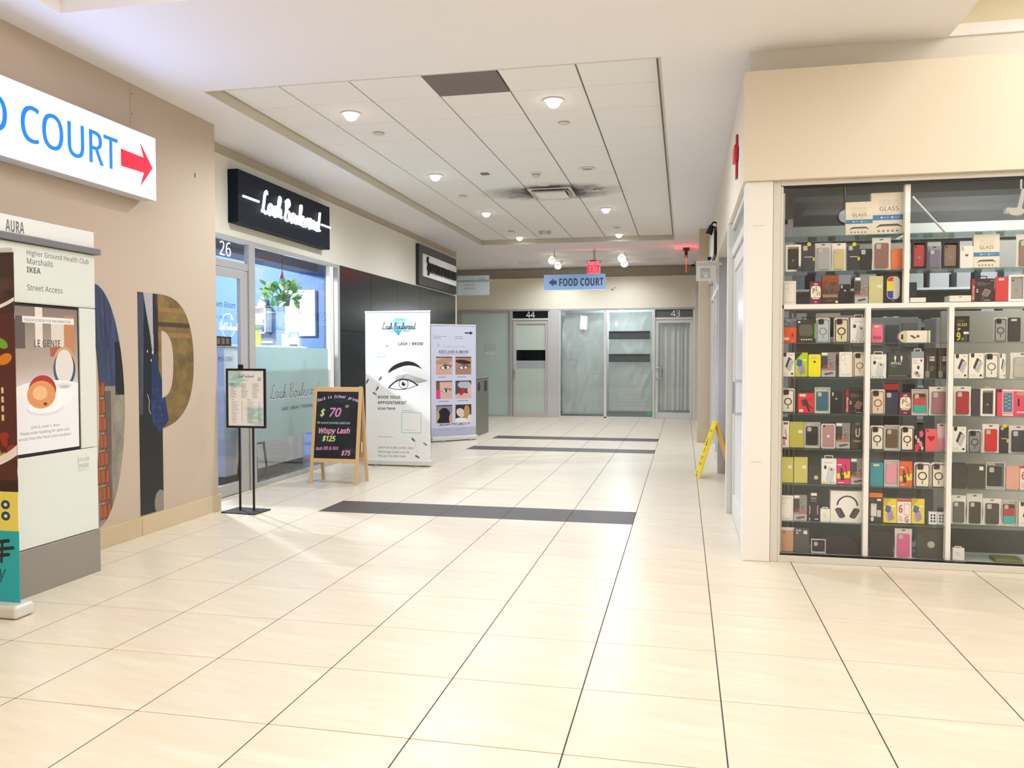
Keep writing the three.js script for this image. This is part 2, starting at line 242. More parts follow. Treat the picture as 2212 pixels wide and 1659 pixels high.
{ const t = thing('green_bottle', 'lime green bottle with leafy top behind the salon glass', 'bottle', [-5.33, 1.63, -9.46]);
  mesh('bottle_body', new THREE.LatheGeometry([[0.001, 0], [0.03, 0.005], [0.046, 0.05], [0.046, 0.14], [0.03, 0.17], [0.018, 0.18], [0.018, 0.2]].map((p) => new THREE.Vector2(...p)), 20), mat(0xc9e81c, 0.25, { emissive: 0x000000 }), t);
  for (let i = 0; i < 5; i++) mesh('leaf', new THREE.SphereGeometry(0.02, 8, 6).scale(0.35, 2, 0.15).rotateZ(-0.9 + i * 0.45).rotateY(i * 1.3).translate(Math.sin(-0.9 + i * 0.45) * -0.03, 0.22, 0), mat(0x5fae3a, 0.5), t); }
{ const t = thing('reception_desk', 'pale reception counter behind the frosted salon glass', 'desk', [-5.4, 0, -9.4]);
  mesh('counter_top', rbb(-0.3, 0.3, 1.6, 1.63, -1.0, 1.05, 0.006), M.white, t); mesh('desk_panel', rbb(-0.26, 0.26, 0.1, 1.6, -0.97, 1.02, 0.01), mat(0xe2e6e6, 0.6), t); mesh('toe_kick', rbb(-0.24, 0.24, 0.0, 0.1, -0.95, 1.0, 0.004), M.darkGrey, t); }
{ const t = thing('counter_sign', 'round edged glass plate standing on the salon counter', 'sign', [-5.3, 1.63, -9.66], 0.3);
  mesh('plate', ext(rrect(0.2, 0.1, 0.05, 0, 0.05), 0.01), mat(0x6d7a88, 0.3), t); mesh('script', ext(rrect(0.14, 0.02, 0.008, 0, 0.05), 0.013), mat(0xf2f2f2, 0.5), t); }
{ const t = thing('notice_card', 'green and white notice card by the salon window post', 'card', [-5.22, 1.63, -10.25]);
  mesh('card', rb(0.15, 0.19, 0.01, 0.003, 0, 0.1, 0), printed(tex(256, 320, (c, w, h) => { fillR(c, '#f4f6f4', 0, 0, w, h); fillR(c, '#3fa982', 0, 0, w, 120); txt(c, '9855', 40, 100, 80, '#eaf7f0', 'left', 'sans-serif', 'bold'); greek(c, 30, 170, 190, 4, 30, '#7c8a86', 6); })), t); mesh('black_holder', rb(0.1, 0.03, 0.03, 0.004, 0, 0.015, 0.02), M.black, t); mesh('white_box', rb(0.09, 0.17, 0.06, 0.006, -0.13, 0.085, 0), M.white, t); }
{ const t = thing('salon_stool', 'dark slim legged stool seen under the frosted glass', 'stool', [-4.93, 0, -8.62]);
  mesh('seat', cy(0.15, 0.14, 0.05, 0, 0.5, 0), M.black, t); for (const [a, b] of [[1, 1], [1, -1], [-1, 1], [-1, -1]]) mesh('leg', tube([[a * 0.09, 0.48, b * 0.09], [a * 0.13, 0, b * 0.13]], 0.014, 2), M.black, t); }
{ // trailing pothos in a hanging pot
  const t = thing('hanging_plant', 'trailing green and cream plant hanging in the salon window', 'plant', [-5.05, 2.24, -9.6]);
  mesh('pot', new THREE.LatheGeometry([[0.001, -0.1], [0.085, -0.1], [0.105, 0.02], [0.11, 0.045], [0.1, 0.045], [0.09, 0.02], [0.001, 0.01]].map((p) => new THREE.Vector2(...p)), 24), mat(0x4d7d6c, 0.5), t);
  mesh('hanger', [0, 1, 2].map((i) => tube([[Math.cos(i * 2.1) * 0.1, 0.04, Math.sin(i * 2.1) * 0.1], [0, 0.36, 0], [0, 0.5, 0]], 0.004, 10, 5)), M.darkGrey, t);
  mesh('ceiling_hook', tube([[0, 0.47, 0], [0.02, 0.5, 0], [0, 0.53, 0], [0, 0.91, 0]], 0.005, 14, 6), M.darkGrey, t);
  mesh('red_tag', new THREE.SphereGeometry(0.028, 12, 8).scale(1, 1, 0.5).translate(0.02, 0.27, 0.06), mat(0xc8303a, 0.4), t);
  const leafG = (() => { const s = new THREE.Shape(); s.moveTo(0, 0); s.bezierCurveTo(0.045, 0.005, 0.05, 0.06, 0, 0.11); s.bezierCurveTo(-0.05, 0.06, -0.045, 0.005, 0, 0); const g = new THREE.ShapeGeometry(s, 5), p = g.attributes.position; for (let i = 0; i < p.count; i++) p.setZ(i, -Math.abs(p.getX(i)) * 0.35 - p.getY(i) ** 2 * 2.2); g.computeVertexNormals(); return g; })();
  const lm = [0x3f8a3e, 0x63a84a, 0xa9cf78, 0xe9f2c8, 0x4f9a58].map((c) => new THREE.MeshPhysicalMaterial({ color: c, roughness: 0.6, transmission: 0.25, thickness: 0, side: THREE.DoubleSide }));
  const vines = []; for (let v = 0; v < 11; v++) {
    const a = v * 0.62 + 0.2, r = 0.12 + rnd() * 0.1, len = [0.12, 0.3, 0.2, 0.38, 0.1, 0.26, 0.34, 0.16, 0.22, 0.4, 0.18][v], pts = [];
    for (let k = 0; k <= 6; k++) { const s = k / 6; pts.push([Math.cos(a + s * 0.5) * (0.06 + r * Math.min(1, s * 1.8)), 0.05 + 0.13 * Math.sin(Math.min(1, s * 1.7) * 2.6) - len * s * s, Math.sin(a + s * 0.5) * (0.06 + r * Math.min(1, s * 1.8))]); }
    vines.push(tube(pts, 0.004, 14, 5)); const cur = new THREE.CatmullRomCurve3(pts.map((p) => new THREE.Vector3(...p)));
    for (let k = 0; k < 9; k++) { const p = cur.getPoint(0.1 + k * 0.1), l = mesh('leaf', leafG, lm[Math.floor(rnd() * 5)], t); l.position.copy(p); l.rotation.set(0.6 + rnd() * 1.4, rnd() * 6.28, (rnd() - 0.5) * 2, 'YXZ'); l.scale.setScalar(0.75 + rnd() * 0.6); } }
  mesh('vine', vines, mat(0x5f8a48, 0.6), t); }

// lit sign with the salon's name
{ const t = thing('lit_salon_sign', 'navy box sign with glowing white handwriting above the salon', 'sign', [-4.6, 3.185, -8.93], Math.PI / 2);
  mesh('sign_box', rb(2.26, 0.56, 0.12, 0.004, 0, 0, -0.06), M.navy, t);
  const { strokes, width } = pen('Lash Boulevard'), W = 1.46, H = 0.25;
  mesh('glowing_script', strokes.map((st) => tube(st.map(([a, b]) => [-0.68 + a / width * W, -0.1 + b * H, 0.025]), 0.0165, 40, 7)), glow(0xf4f8ff, 1.5), t);
  for (const [a, b] of [[-1.06, -0.74], [0.84, 1.1]]) mesh('glowing_dash', tube([[a, 0.005, 0.02], [b, 0.005, 0.02]], 0.014, 3), glow(0xf4f8ff, 1.5), t);
  const l = new THREE.RectAreaLight(0xf0f5ff, 0.9, 1.5, 0.2); l.position.set(0, 0, 0.07); l.rotation.y = Math.PI; t.add(l); }
// glossy dark cladding beyond the salon
{ const t = struct('wall_cladding', bb(XS - 0.1, XS - 0.02, 0, 2.77, -16.53, -10.62), M.black);
  for (let i = 0; i < 5; i++) for (let j = 0; j < 3; j++) mesh('panel', rbb(XS - 0.02, XS - 0.002, 0.03 + j * 0.915, 0.03 + (j + 1) * 0.915 - 0.006, -10.63 - (i + 1) * 1.18 + 0.006, -10.63 - i * 1.18, 0.002), mat([0x1f2423, 0x232827, 0x1b1f1e][(i + j) % 3], 0.24, { clearcoat: 0.001, specularIntensity: 0.3 }), t); }
{ const t = thing('brow_bar_sign', 'black sign with white board and raised black serif lettering', 'sign', [-4.66, 3.16, -15.16], Math.PI / 2);
  mesh('backing_box', rb(2.44, 0.73, 0.06, 0.004, 0, 0, -0.03), mat(0x23292b, 0.4), t); mesh('white_board', rb(2.16, 0.41, 0.03, 0.004, 0.03, 0, 0.015), mat(0xf1f1ee, 0.4), t);
  mesh('raised_lettering', words3('SISI LASH & BROW', 'serif', 0.17, 0.04, 0.78).translate(0.13, -0.02, 0.03), M.black, t);
  mesh('figure_emblem', tube([[-0.82, 0.16, 0.045], [-0.86, 0.1, 0.045], [-0.79, 0.03, 0.045], [-0.85, -0.04, 0.045], [-0.78, -0.1, 0.045], [-0.82, -0.16, 0.045]], 0.022, 24), M.black, t); }

// ---------------------------------------------------------------- left wall: lit sign, letter graphics, directory, banner
{ const t = thing('food_court_sign', 'glowing white FOOD COURT lightbox with blue letters and red arrow', 'sign', [-4.25, 3.02, -4.56], Math.PI / 2);
  mesh('lightbox_case', rb(2.8, 0.51, 0.13, 0.012, 0, 0, -0.075), mat(0xcfd3da, 0.5), t); mesh('lit_face', rb(2.79, 0.505, 0.012, 0.004, 0, 0, -0.006), glow(0xf6f9ff, 1.35), t);
  const bl = glow(0x0a86f8, 0.95), g = words3('FOOD COURT', 'reg', 0.24, 0.006, 0.9); g.computeBoundingBox(); g.translate(0.93 - g.boundingBox.max.x, 0.005, 0); mesh('blue_lettering', g, bl, t);
  const s = new THREE.Shape(); [[0.97, 0.065], [1.24, 0.06], [1.2, 0.16], [1.345, 0], [1.2, -0.165], [1.24, -0.06], [0.97, -0.065]].forEach(([x, y], i) => (i ? s.lineTo(x, y) : s.moveTo(x, y))); s.closePath(); mesh('red_arrow', ext(s, 0.006, 0), glow(0xf50035, 0.9), t);
  const l = new THREE.RectAreaLight(0x93b0ff, SIGN, 2.7, 0.48); l.position.set(0, 0, 0.012); l.rotation.y = Math.PI; t.add(l); }
function letter(name, label, shape, t) { const g = uvBox(ext(shape, 0.004, 0, 20)); g.rotateY(Math.PI / 2).translate(XL + 0.0005, 0, 0); single(name, label, 'wall letter', g, printed(t, 0.35)); }
{ const s = new THREE.Shape(); s.moveTo(5.9, 0.165); s.lineTo(6.2, 0.165); s.lineTo(6.2, 0.87); s.bezierCurveTo(6.52, 0.9, 6.665, 1.1, 6.665, 1.44); s.bezierCurveTo(6.665, 1.8, 6.53, 2.02, 6.2, 2.02); s.lineTo(5.9, 2.02); s.closePath();
  const h = new THREE.Path(); h.moveTo(6.2, 1.715); h.bezierCurveTo(6.33, 1.71, 6.37, 1.6, 6.37, 1.44); h.bezierCurveTo(6.37, 1.25, 6.33, 1.14, 6.2, 1.13); h.closePath(); s.holes.push(h);
  letter('letter_graphic_p', 'letter P graphic filled with a print of dark clothes', s, tex(512, 1024, (c, w, h2) => {
    fillR(c, '#17191d', 0, 0, w, h2); fillR(c, '#3d4356', 0, 0, 50, 560); for (let i = 0; i < 60; i++) { c.globalAlpha = 0.25; line(c, i % 2 ? '#2c3347' : '#565d72', 5, [rnd() * 60, rnd() * 540], [rnd() * 60, rnd() * 560]); } c.globalAlpha = 1;
    blob(c, '#a9a6ab', [45, 0], [130, 0], [130, 330], [95, 190]); blob(c, '#14161c', [50, 30], [100, 190], [130, 340], [130, 560], [30, 560]);
    fillR(c, '#2a2022', 126, 0, 46, 190); fillR(c, '#7b6335', 172, 0, 340, 640); for (let i = 0; i < 120; i++) { c.globalAlpha = 0.18; ell(c, ['#a3834a', '#5b4826', '#8f7b4e', '#3d3120'][i % 4], 180 + rnd() * 330, rnd() * 640, 20 + rnd() * 50, 14 + rnd() * 40); } c.globalAlpha = 1; for (const y of [60, 130, 180]) fillR(c, y === 130 ? '#4a3826' : '#92713f', 172, y, 300, 22);
    blob(c, '#1c2b57', [110, 260], [200, 400], [260, 600], [170, 660], [100, 560]); for (let i = 0; i < 90; i++) { c.globalAlpha = 0.4; ell(c, i % 3 ? '#2f467f' : '#0f1830', 110 + rnd() * 120, 430 + rnd() * 200, 4 + rnd() * 10, 3 + rnd() * 8); } c.globalAlpha = 1;
    for (const [x, y] of [[75, 270], [118, 275], [105, 312]]) ell(c, '#e8e8e2', x, y, 4, 7); line(c, '#cfcfc8', 4, [70, 470], [85, 500], [80, 540], [95, 560]); ell(c, '#8b8177', 170, 985, 50, 60); }));
}
{ const s = new THREE.Shape(), cz = 5.385, cyy = 1.105; s.absellipse(cz, cyy, 0.335, 0.94, 0, Math.PI * 2); const h = new THREE.Path(); h.absellipse(cz, cyy, 0.05, 0.5, 0, Math.PI * 2); s.holes.push(h);
  letter('letter_graphic_o', 'letter O graphic filled with jacket and chocolate bar print', s, tex(512, 1024, (c, w, h2) => {
    fillR(c, '#8d8577', 0, 0, w, h2); fillR(c, '#3c4664', 0, 0, w, 430); for (let i = 0; i < 160; i++) { c.globalAlpha = 0.3; const x = 250 + rnd() * 260; line(c, ['#252d49', '#56618a', '#1b2138'][i % 3], 6, [x, rnd() * 300], [x + 14, 120 + rnd() * 320]); } c.globalAlpha = 1;
    fillR(c, '#1a1c24', 430, 240, 90, 230); fillR(c, '#5e5a55', 330, 450, 60, 560); for (let i = 0; i < 40; i++) { c.globalAlpha = 0.2; ell(c, i % 2 ? '#a79f90' : '#756e62', 400 + rnd() * 110, 480 + rnd() * 480, 20 + rnd() * 30, 30 + rnd() * 40); } c.globalAlpha = 1;
    for (let i = 0; i < 8; i++) for (let j = 0; j < 3; j++) { const x = 240 + j * 34 + i * 6, y = 410 + i * 74; fillR(c, '#7c3b22', x, y, 30, 66); fillR(c, '#a9562f', x + 4, y + 5, 20, 52); fillR(c, '#5c2716', x + 24, y + 5, 4, 56); } }));
}
{ const t = thing('directory_kiosk', 'tall white directory totem with touch screen and grey base', 'kiosk', [-3.962, 0, -4.435], Math.PI / 2);
  const W = 0.87, at = (y0, y1, d = 0, x0 = -W / 2, x1 = W / 2) => rbb(x0, x1, y0, y1, -0.36, d, 0.004);
  mesh('plinth', at(0, 0.29, 0.012), mat(0x918c86, 0.6), t); const low = mesh('lower_panel', at(0.294, 0.862), mat(0xdfe6e2, 0.3), t); mesh('upper_panel', at(1.815, 2.18), mat(0xdfe6e2, 0.3), t); mesh('top_panel', at(2.226, 2.335), mat(0xeceff0, 0.3), t); mesh('side_panel', at(0.866, 1.811, 0, 0.285), mat(0xdfe4dd, 0.3), t);
  mesh('grey_band', rbb(-W / 2, W / 2 + 0.03, 2.183, 2.223, -0.38, 0.03, 0.004), mat(0x77777b, 0.5), t);
  const ft = (n, w, h, x, y, tx, o) => mesh(n, bx(w, h, 0.002, x, y, 0.0015), printed(tx, 0.3, o), t);
  ft('tenant_list', 0.86, 0.35, 0, 1.998, tex(860, 350, (c, w, h) => { fillR(c, '#dfe6e2', 0, 0, w, h); ['Higher Ground Health Club', 'Marshalls', 'IKEA', '', 'Street Access'].forEach((s, i) => txt(c, s, 272, 62 + i * 54, i ? 50 : 44, '#55595a', 'left', 'sans-serif', i === 2 ? 'bold' : '')); }));
  ft('mall_name', 0.5, 0.1, -0.2, 2.281, tex(500, 100, (c, w, h) => { fillR(c, '#eceff0', 0, 0, w, h); txt(c, 'AURA', 140, 96, 96, '#6b6f73', 'left', 'sans-serif', 'bold', 0.55); }));
  ft('park_mark', 0.1, 0.1, 0.3, 0.775, tex(100, 100, (c, w, h) => { fillR(c, '#dfe6e2', 0, 0, w, h); txt(c, 'COLLEGE', 50, 44, 34, '#aeb3ad', 'center', 'sans-serif', 'bold', 0.7); txt(c, 'PARK', 50, 92, 46, '#aeb3ad', 'center', 'sans-serif', 'bold', 0.8); }));
  const scr = mesh('touch_screen', rbb(-W / 2, 0.283, 0.866, 1.811, -0.3, -0.004, 0.006), M.black, t);
  mesh('screen_picture', bx(0.66, 0.91, 0.003, -0.065, 1.34, -0.003), printed(tex(660, 910, (c, w, h) => {
    const g = c.createLinearGradient(0, 0, 0, h); g.addColorStop(0, '#8a8078'); g.addColorStop(0.4, '#b9aba0'); g.addColorStop(0.55, '#d9d5d6'); g.addColorStop(1, '#e6eaf3'); fillR(c, g, 0, 0, w, h);
    fillR(c, '#e8e2dc', 300, 0, 60, 250); fillR(c, '#dcd6d0', 430, 60, 130, 190); fillR(c, '#6a605c', 100, 60, 120, 200); fillR(c, '#b5604e', 420, 250, 120, 60); fillR(c, '#c48a66', 540, 40, 90, 400); fillR(c, '#efefef', 200, 60, 430, 40); txt(c, 'TOUCH SCREEN FOR INFORMATION', 215, 92, 24, '#555'); txt(c, 'LE GENIE', 285, 250, 64, '#6d625c', 'left', 'sans-serif', 'bold', 0.8);
    ell(c, '#c9a77c', 540, 372, 102, 128); ell(c, '#3a5d7e', 540, 392, 96, 118); ell(c, '#e2dfdc', 540, 376, 78, 112); ell(c, '#f3f3f6', 420, 560, 360, 100); fillR(c, '#eef0f5', 0, 560, w, 350); ell(c, '#dfe2ea', 370, 640, 150, 46); ell(c, '#f7f7f8', 370, 628, 140, 40); ell(c, '#b23b35', 352, 520, 112, 92); ell(c, '#dd9a62', 342, 550, 116, 88); ell(c, '#ecc08e', 330, 540, 60, 44); ell(c, '#6b3d2a', 372, 610, 16, 10); ell(c, '#f8f8f8', 535, 560, 66, 70); ell(c, '#e3e3e6', 535, 500, 66, 20); ell(c, '#c2c2c8', 538, 506, 44, 11);
    ['Unit G, Level 1, Aura', 'Please enter building for open unit', 'across from the Food Court escalator'].forEach((s, i) => txt(c, s, 370, 760 + i * 34, 26, '#6c7484', 'center')); }), 0.2, {}), scr); }
{ const t = thing('bakery_banner', 'brown yellow and teal roll-up banner in front of the directory totem', 'banner', [-4.12, 0, -3.9]);
  mesh('print', rb(0.85, 2.0, 0.004, 0.001, 0, 1.08, 0), printed(tex(850, 2000, (c, w, h) => { fillR(c, '#5a2c26', 0, 0, w, h); fillR(c, '#43302c', 0, 0, w, 350); for (let i = 0; i < 60; i++) { c.globalAlpha = 0.3; ell(c, i % 2 ? '#6d4d40' : '#33231f', rnd() * w, rnd() * 350, 60, 40); } c.globalAlpha = 1; c.strokeStyle = '#f2ede6'; c.lineWidth = 20; c.beginPath(); c.ellipse(300, 160, 640, 215, 0, 0.2, 2); c.stroke();
    ell(c, '#79b13c', 760, 520, 46, 26, 0.5); ell(c, '#e58a2a', 780, 610, 50, 30, -0.4); for (let i = 0; i < 4; i++) for (let k = 0; k < 5; k++) c.fillStyle = '#efd9ae', c.fillRect(640 + k * 28, 770 + i * 52, 16, 34); for (let i = 0; i < 26; i++) ell(c, ['#e0762a', '#a3341f', '#c9a13c', '#3a1d18'][i % 4], 300 + rnd() * 540, 1040 + rnd() * 170, 34, 22, rnd() * 3); c.strokeStyle = '#f4efe8'; c.lineWidth = 46; c.beginPath(); c.ellipse(300, 1010, 620, 250, 0, 0.1, 2.2); c.stroke();
    fillR(c, '#3a211d', 0, 1300, w, 80); fillR(c, '#f3e36a', 0, 1365, w, 225); fillR(c, '#fbfaf4', 60, 1395, 610, 165); for (const y of [1440, 1505]) { ell(c, '#2d4a52', 765, y, 30, 26); ell(c, '#eef3f0', 765, y, 12, 10); } fillR(c, '#25b3bd', 0, 1590, w, 410); for (const [x, y, l] of [[690, 1660, 90], [700, 1700, 110], [680, 1740, 100]]) line(c, '#222', 20, [x, y], [x + l, y - 14]); line(c, '#222', 16, [740, 1650], [730, 1770]); txt(c, 'Bakery', 478, 1870, 110, '#173f47', 'left', 'sans-serif', 'italic', 0.8); })), t);
  mesh('cassette', rb(0.92, 0.075, 0.14, 0.02, 0, 0.04, 0), M.aluWhite, t); mesh('top_rail', rb(0.86, 0.03, 0.02, 0.006, 0, 2.085, 0), M.aluWhite, t); mesh('support_pole', cy(0.01, 0.01, 2.0, 0, 1.05, -0.03, 10), M.chrome, t); }

// ---------------------------------------------------------------- standing things along the salon front
{ const t = thing('sign_stand', 'black two-post stand holding a framed price list', 'stand', [-4.1, 0, -7.06], 0.0);
  const base = mesh('base_plate', rb(0.37, 0.012, 0.27, 0.003, 0, 0.006, 0.02), M.black, t); base.rotation.y = -0.08;
  for (const x of [-0.075, 0.07]) mesh('post', cy(0.011, 0.011, 0.8, x, 0.404, 0, 14), M.black, t);
  mesh('frame', [rbb(-0.207, 0.207, 0.803, 0.823, -0.01, 0.014), rbb(-0.207, 0.207, 1.353, 1.373, -0.01, 0.014), rbb(-0.207, -0.187, 0.823, 1.353, -0.01, 0.014), rbb(0.187, 0.207, 0.823, 1.353, -0.01, 0.014), bb(-0.2, 0.2, 0.81, 1.365, -0.012, -0.008)], M.black, t); mesh('clip', rbb(-0.08, -0.03, 1.373, 1.412, -0.01, 0.012), M.black, t);
  mesh('price_list', bb(-0.187, 0.187, 0.823, 1.353, -0.008, 0.004), printed(tex(748, 1060, (c, w, h) => { fillR(c, '#ffffff', 0, 0, w, h); for (let i = 0; i < 50; i++) { c.globalAlpha = 0.13; ell(c, '#5fb3b3', rnd() * 300, rnd() * 330, 60, 40); ell(c, '#6db7b5', 400 + rnd() * 330, 700 + rnd() * 330, 70, 40); } c.globalAlpha = 1; penDraw(c, 'Lash Boulevard', 220, 130, 320, 60, '#2b2b2b', 5); txt(c, 'PRICE LIST', 370, 190, 26, '#444', 'center'); fillR(c, '#c9c7bd', 620, 130, 70, 70);
    for (let s = 0; s < 3; s++) greek(c, 40 + s * 235, 250, 150, 12, 24, '#6a625a', 6); for (let s = 0; s < 2; s++) { txt(c, s ? 'REFILL' : 'LASH', 60 + s * 340, 570, 26, '#333', 'left', 'sans-serif', 'bold'); greek(c, 60 + s * 340, 600, 170, 16, 26, '#6a625a', 6); for (let i = 0; i < 16; i++) fillR(c, '#6a625a', 270 + s * 360, 600 + i * 26, 40, 6); } })), t); }
{ const t = thing('chalkboard_sign', 'wooden A-frame chalkboard with pink and yellow price writing', 'sign', [-3.985, 0, -8.93]);
  const lean = Math.atan(0.165 / 1.13), front = new THREE.Group(); front.name = 'front_panel';
  const F = (y0, y1, x0, x1) => rbb(x0, x1, y0, y1, -0.012, 0.012, 0.003);
  const tilt = (g, s) => g.rotateX(-s * lean).translate(0, 0, s * 0.172);
  const legL = mesh('front_frame', [F(0, 1.14, -0.3, -0.262), F(0, 1.14, 0.262, 0.3), F(1.085, 1.14, -0.262, 0.262), F(0.25, 0.3, -0.262, 0.262)].map((g) => tilt(g, 1)), M.wood, t);
  mesh('back_frame', [F(0, 1.14, -0.3, -0.262), F(0, 1.14, 0.262, 0.3), F(1.085, 1.14, -0.262, 0.262), F(0.25, 0.3, -0.262, 0.262)].map((g) => tilt(g, -1)), M.wood, t);
  mesh('back_board', tilt(bb(-0.262, 0.262, 0.3, 1.085, -0.005, 0.005), -1), mat(0xc9a877, 0.7), t);
  mesh('slate', tilt(bb(-0.262, 0.262, 0.3, 1.085, -0.006, 0.004), 1), printed(tex(524, 785, (c, w, h) => { fillR(c, '#14171a', 0, 0, w, h); for (let i = 0; i < 60; i++) { c.globalAlpha = 0.04; ell(c, '#8c9499', rnd() * w, rnd() * h, 80, 40); } c.globalAlpha = 1;
    const ch = (s, x, y, z, col, rot = 0, sx = 0.9) => { c.save(); c.translate(x, y); c.rotate(rot); c.scale(sx, 1); c.font = 'italic ' + z + 'px sans-serif'; c.strokeStyle = col; c.lineWidth = z > 60 ? 6 : 3.5; c.lineJoin = 'round'; c.strokeText(s, 0, 0); c.fillStyle = col; c.fillText(s, 0, 0); c.restore(); };
    [...'Back to School promo'].forEach((k, i) => ch(k, 12 + i * 25.5, 128 - 58 * Math.sin(Math.PI * (i + 1) / 22) , 44, '#d9b6d8', -0.35 + i * 0.035)); ch('$', 45, 290, 116, '#d9e38a'); ch('70', 150, 292, 140, '#e58fc0', 0, 1); ch('up', 360, 180, 44, '#9fb06a'); ch('We cannot promise retail sets', 14, 378, 34, '#8fa3a0', 0, 0.92); ch('Wispy Lash', 34, 490, 82, '#e59ab4', -0.01, 0.98); ch('$125', 92, 582, 82, '#d9e38a'); ch('lash lift & tint', 18, 690, 52, '#d884ae', -0.04); ch('$75', 340, 745, 76, '#e08fb5', -0.03); })), t);
  for (const s of [-0.28, 0.28]) mesh('hinge', bx(0.03, 0.03, 0.03, s, 1.128, 0), M.chrome, t); mesh('paper_tag', bx(0.002, 0.12, 0.03, 0.262, 0.42, -0.06), M.white, t); }
function rollup(name, label, pos, turn, w, h, t) {
  const o = thing(name, label, 'banner', pos, turn);
  mesh('print', rb(w, h - 0.09, 0.004, 0.001, 0, (h + 0.07) / 2, 0), printed(t, 0.45), o); mesh('top_rail', rb(w + 0.01, 0.025, 0.022, 0.006, 0, h - 0.01, 0), M.aluWhite, o); mesh('cassette', rb(w + 0.02, 0.075, 0.13, 0.02, 0, 0.05, 0), M.aluWhite, o);
  for (const s of [-0.3, 0.3]) mesh('foot', rb(0.05, 0.012, 0.26, 0.005, s * w, 0.006, 0.03), M.chrome, o); mesh('support_pole', cy(0.01, 0.01, h - 0.05, 0, h / 2, -0.03, 10), M.chrome, o); return o;
}
function eye(c, x, y, k, iris = '#ddd') { ell(c, '#fff', x, y, 74 * k, 32 * k); ell(c, '#fdfdfd', x, y, 64 * k, 26 * k); ell(c, iris, x + 4 * k, y - 2 * k, 30 * k, 30 * k); c.strokeStyle = '#333'; c.lineWidth = 4 * k; c.beginPath(); c.arc(x + 4 * k, y - 2 * k, 30 * k, 0, 7); c.stroke(); ell(c, '#222', x + 4 * k, y - 2 * k, 13 * k, 13 * k); ell(c, '#fff', x + 12 * k, y - 10 * k, 6 * k, 6 * k);
  c.strokeStyle = '#1d1a1a'; c.lineWidth = 9 * k; c.beginPath(); c.moveTo(x - 92 * k, y + 22 * k); c.quadraticCurveTo(x - 10 * k, y - 74 * k, x + 96 * k, y + 6 * k); c.stroke(); c.lineWidth = 4 * k; c.beginPath(); c.moveTo(x - 92 * k, y + 22 * k); c.quadraticCurveTo(x, y + 52 * k, x + 90 * k, y + 4 * k); c.stroke(); for (let i = 0; i < 22; i++) { const s = i / 21, px = x + (-50 + s * 150) * k, py = y + (-36 + Math.abs(s - 0.35) * 44) * k; line(c, '#2a2626', 2.4 * k, [px, py], [px + (14 + s * 46) * k, py - (34 - s * 18) * k]); } }
rollup('lash_banner', 'white roll-up banner with drawn eye and booking text', [-3.81, 0, -10.47], 0, 0.93, 2.11, tex(740, 1620, (c, w, h) => {
  fillR(c, '#ebeae8', 0, 0, w, h); for (let i = 0; i < 26; i++) { c.globalAlpha = 0.28; line(c, i % 3 ? '#2f9cc4' : '#8fd0e6', 14, [290 + rnd() * 60, 70 + i * 6], [400 + rnd() * 150, 60 + i * 6 + rnd() * 20]); } c.globalAlpha = 1; blob(c, '#3fa3c8', [330, 200], [420, 200], [385, 262], [370, 250]); penDraw(c, 'Lash Boulevard', 195, 192, 380, 74, '#16232b', 7); greek(c, 235, 216, 90, 1, 10, '#888', 4); greek(c, 440, 216, 90, 1, 10, '#888', 4); fillR(c, '#ddd9d6', 55, 276, 640, 3);
  txt(c, 'LASH | BROW', 662, 366, 47, '#111', 'right', 'sans-serif', 'bold', 0.94); c.strokeStyle = '#cfd6da'; c.lineWidth = 3; c.beginPath(); c.arc(175, 480, 72, 0, 7); c.stroke(); txt(c, 'LASHES', 175, 462, 26, '#9ab', 'center'); txt(c, '10% off', 175, 506, 34, '#58a9c4', 'center');
  c.fillStyle = '#1c1919'; c.beginPath(); c.moveTo(260, 660); c.quadraticCurveTo(300, 570, 460, 540); c.quadraticCurveTo(570, 530, 648, 624); c.quadraticCurveTo(540, 568, 440, 592); c.quadraticCurveTo(340, 620, 268, 668); c.fill(); eye(c, 430, 790, 1.75); 
  const leaf = (x, y, r, k) => ell(c, '#5f6360', x, y, 30 * k, 11 * k, r); leaf(170, 730, -0.9, 1); leaf(135, 840, -1, 1); leaf(105, 895, 0.5, 0.9); leaf(20, 760, -1.1, 1); leaf(545, 1395, 0.8, 1); leaf(680, 1440, 0.6, 0.9); leaf(590, 1580, 0.5, 1); leaf(250, 372, 0.7, 0.5); line(c, '#b9beb8', 3, [150, 1000], [110, 880], [160, 740]); line(c, '#b9beb8', 3, [600, 1610], [560, 1400], [690, 1440]);
  txt(c, 'BOOK YOUR', 138, 950, 46, '#333', 'left', 'sans-serif', 'bold'); txt(c, 'APPOINTMENT', 138, 1010, 46, '#333', 'left', 'sans-serif', 'bold'); txt(c, 'scan here', 138, 1072, 44, '#333', 'left', 'sans-serif', 'bold'); greek(c, 140, 1368, 210, 1, 10, '#999', 6); c.strokeStyle = '#6fc0c0'; c.lineWidth = 6; c.strokeRect(412, 1100, 220, 220); greek(c, 415, 1076, 220, 1, 10, '#999', 5); greek(c, 440, 1290, 160, 1, 10, '#9cc', 5); fillR(c, '#dedad8', 60, 1440, 640, 2);
  txt(c, 'SHOP AT AURA (LEVEL ONE)', 138, 1500, 33, '#444', 'left', 'sans-serif', 'italic'); txt(c, '384 yonge street unit 26', 138, 1546, 33, '#444', 'left', 'sans-serif', 'italic'); txt(c, 'Phone: 416-985-5366', 138, 1592, 33, '#444', 'left', 'sans-serif', 'italic'); }));
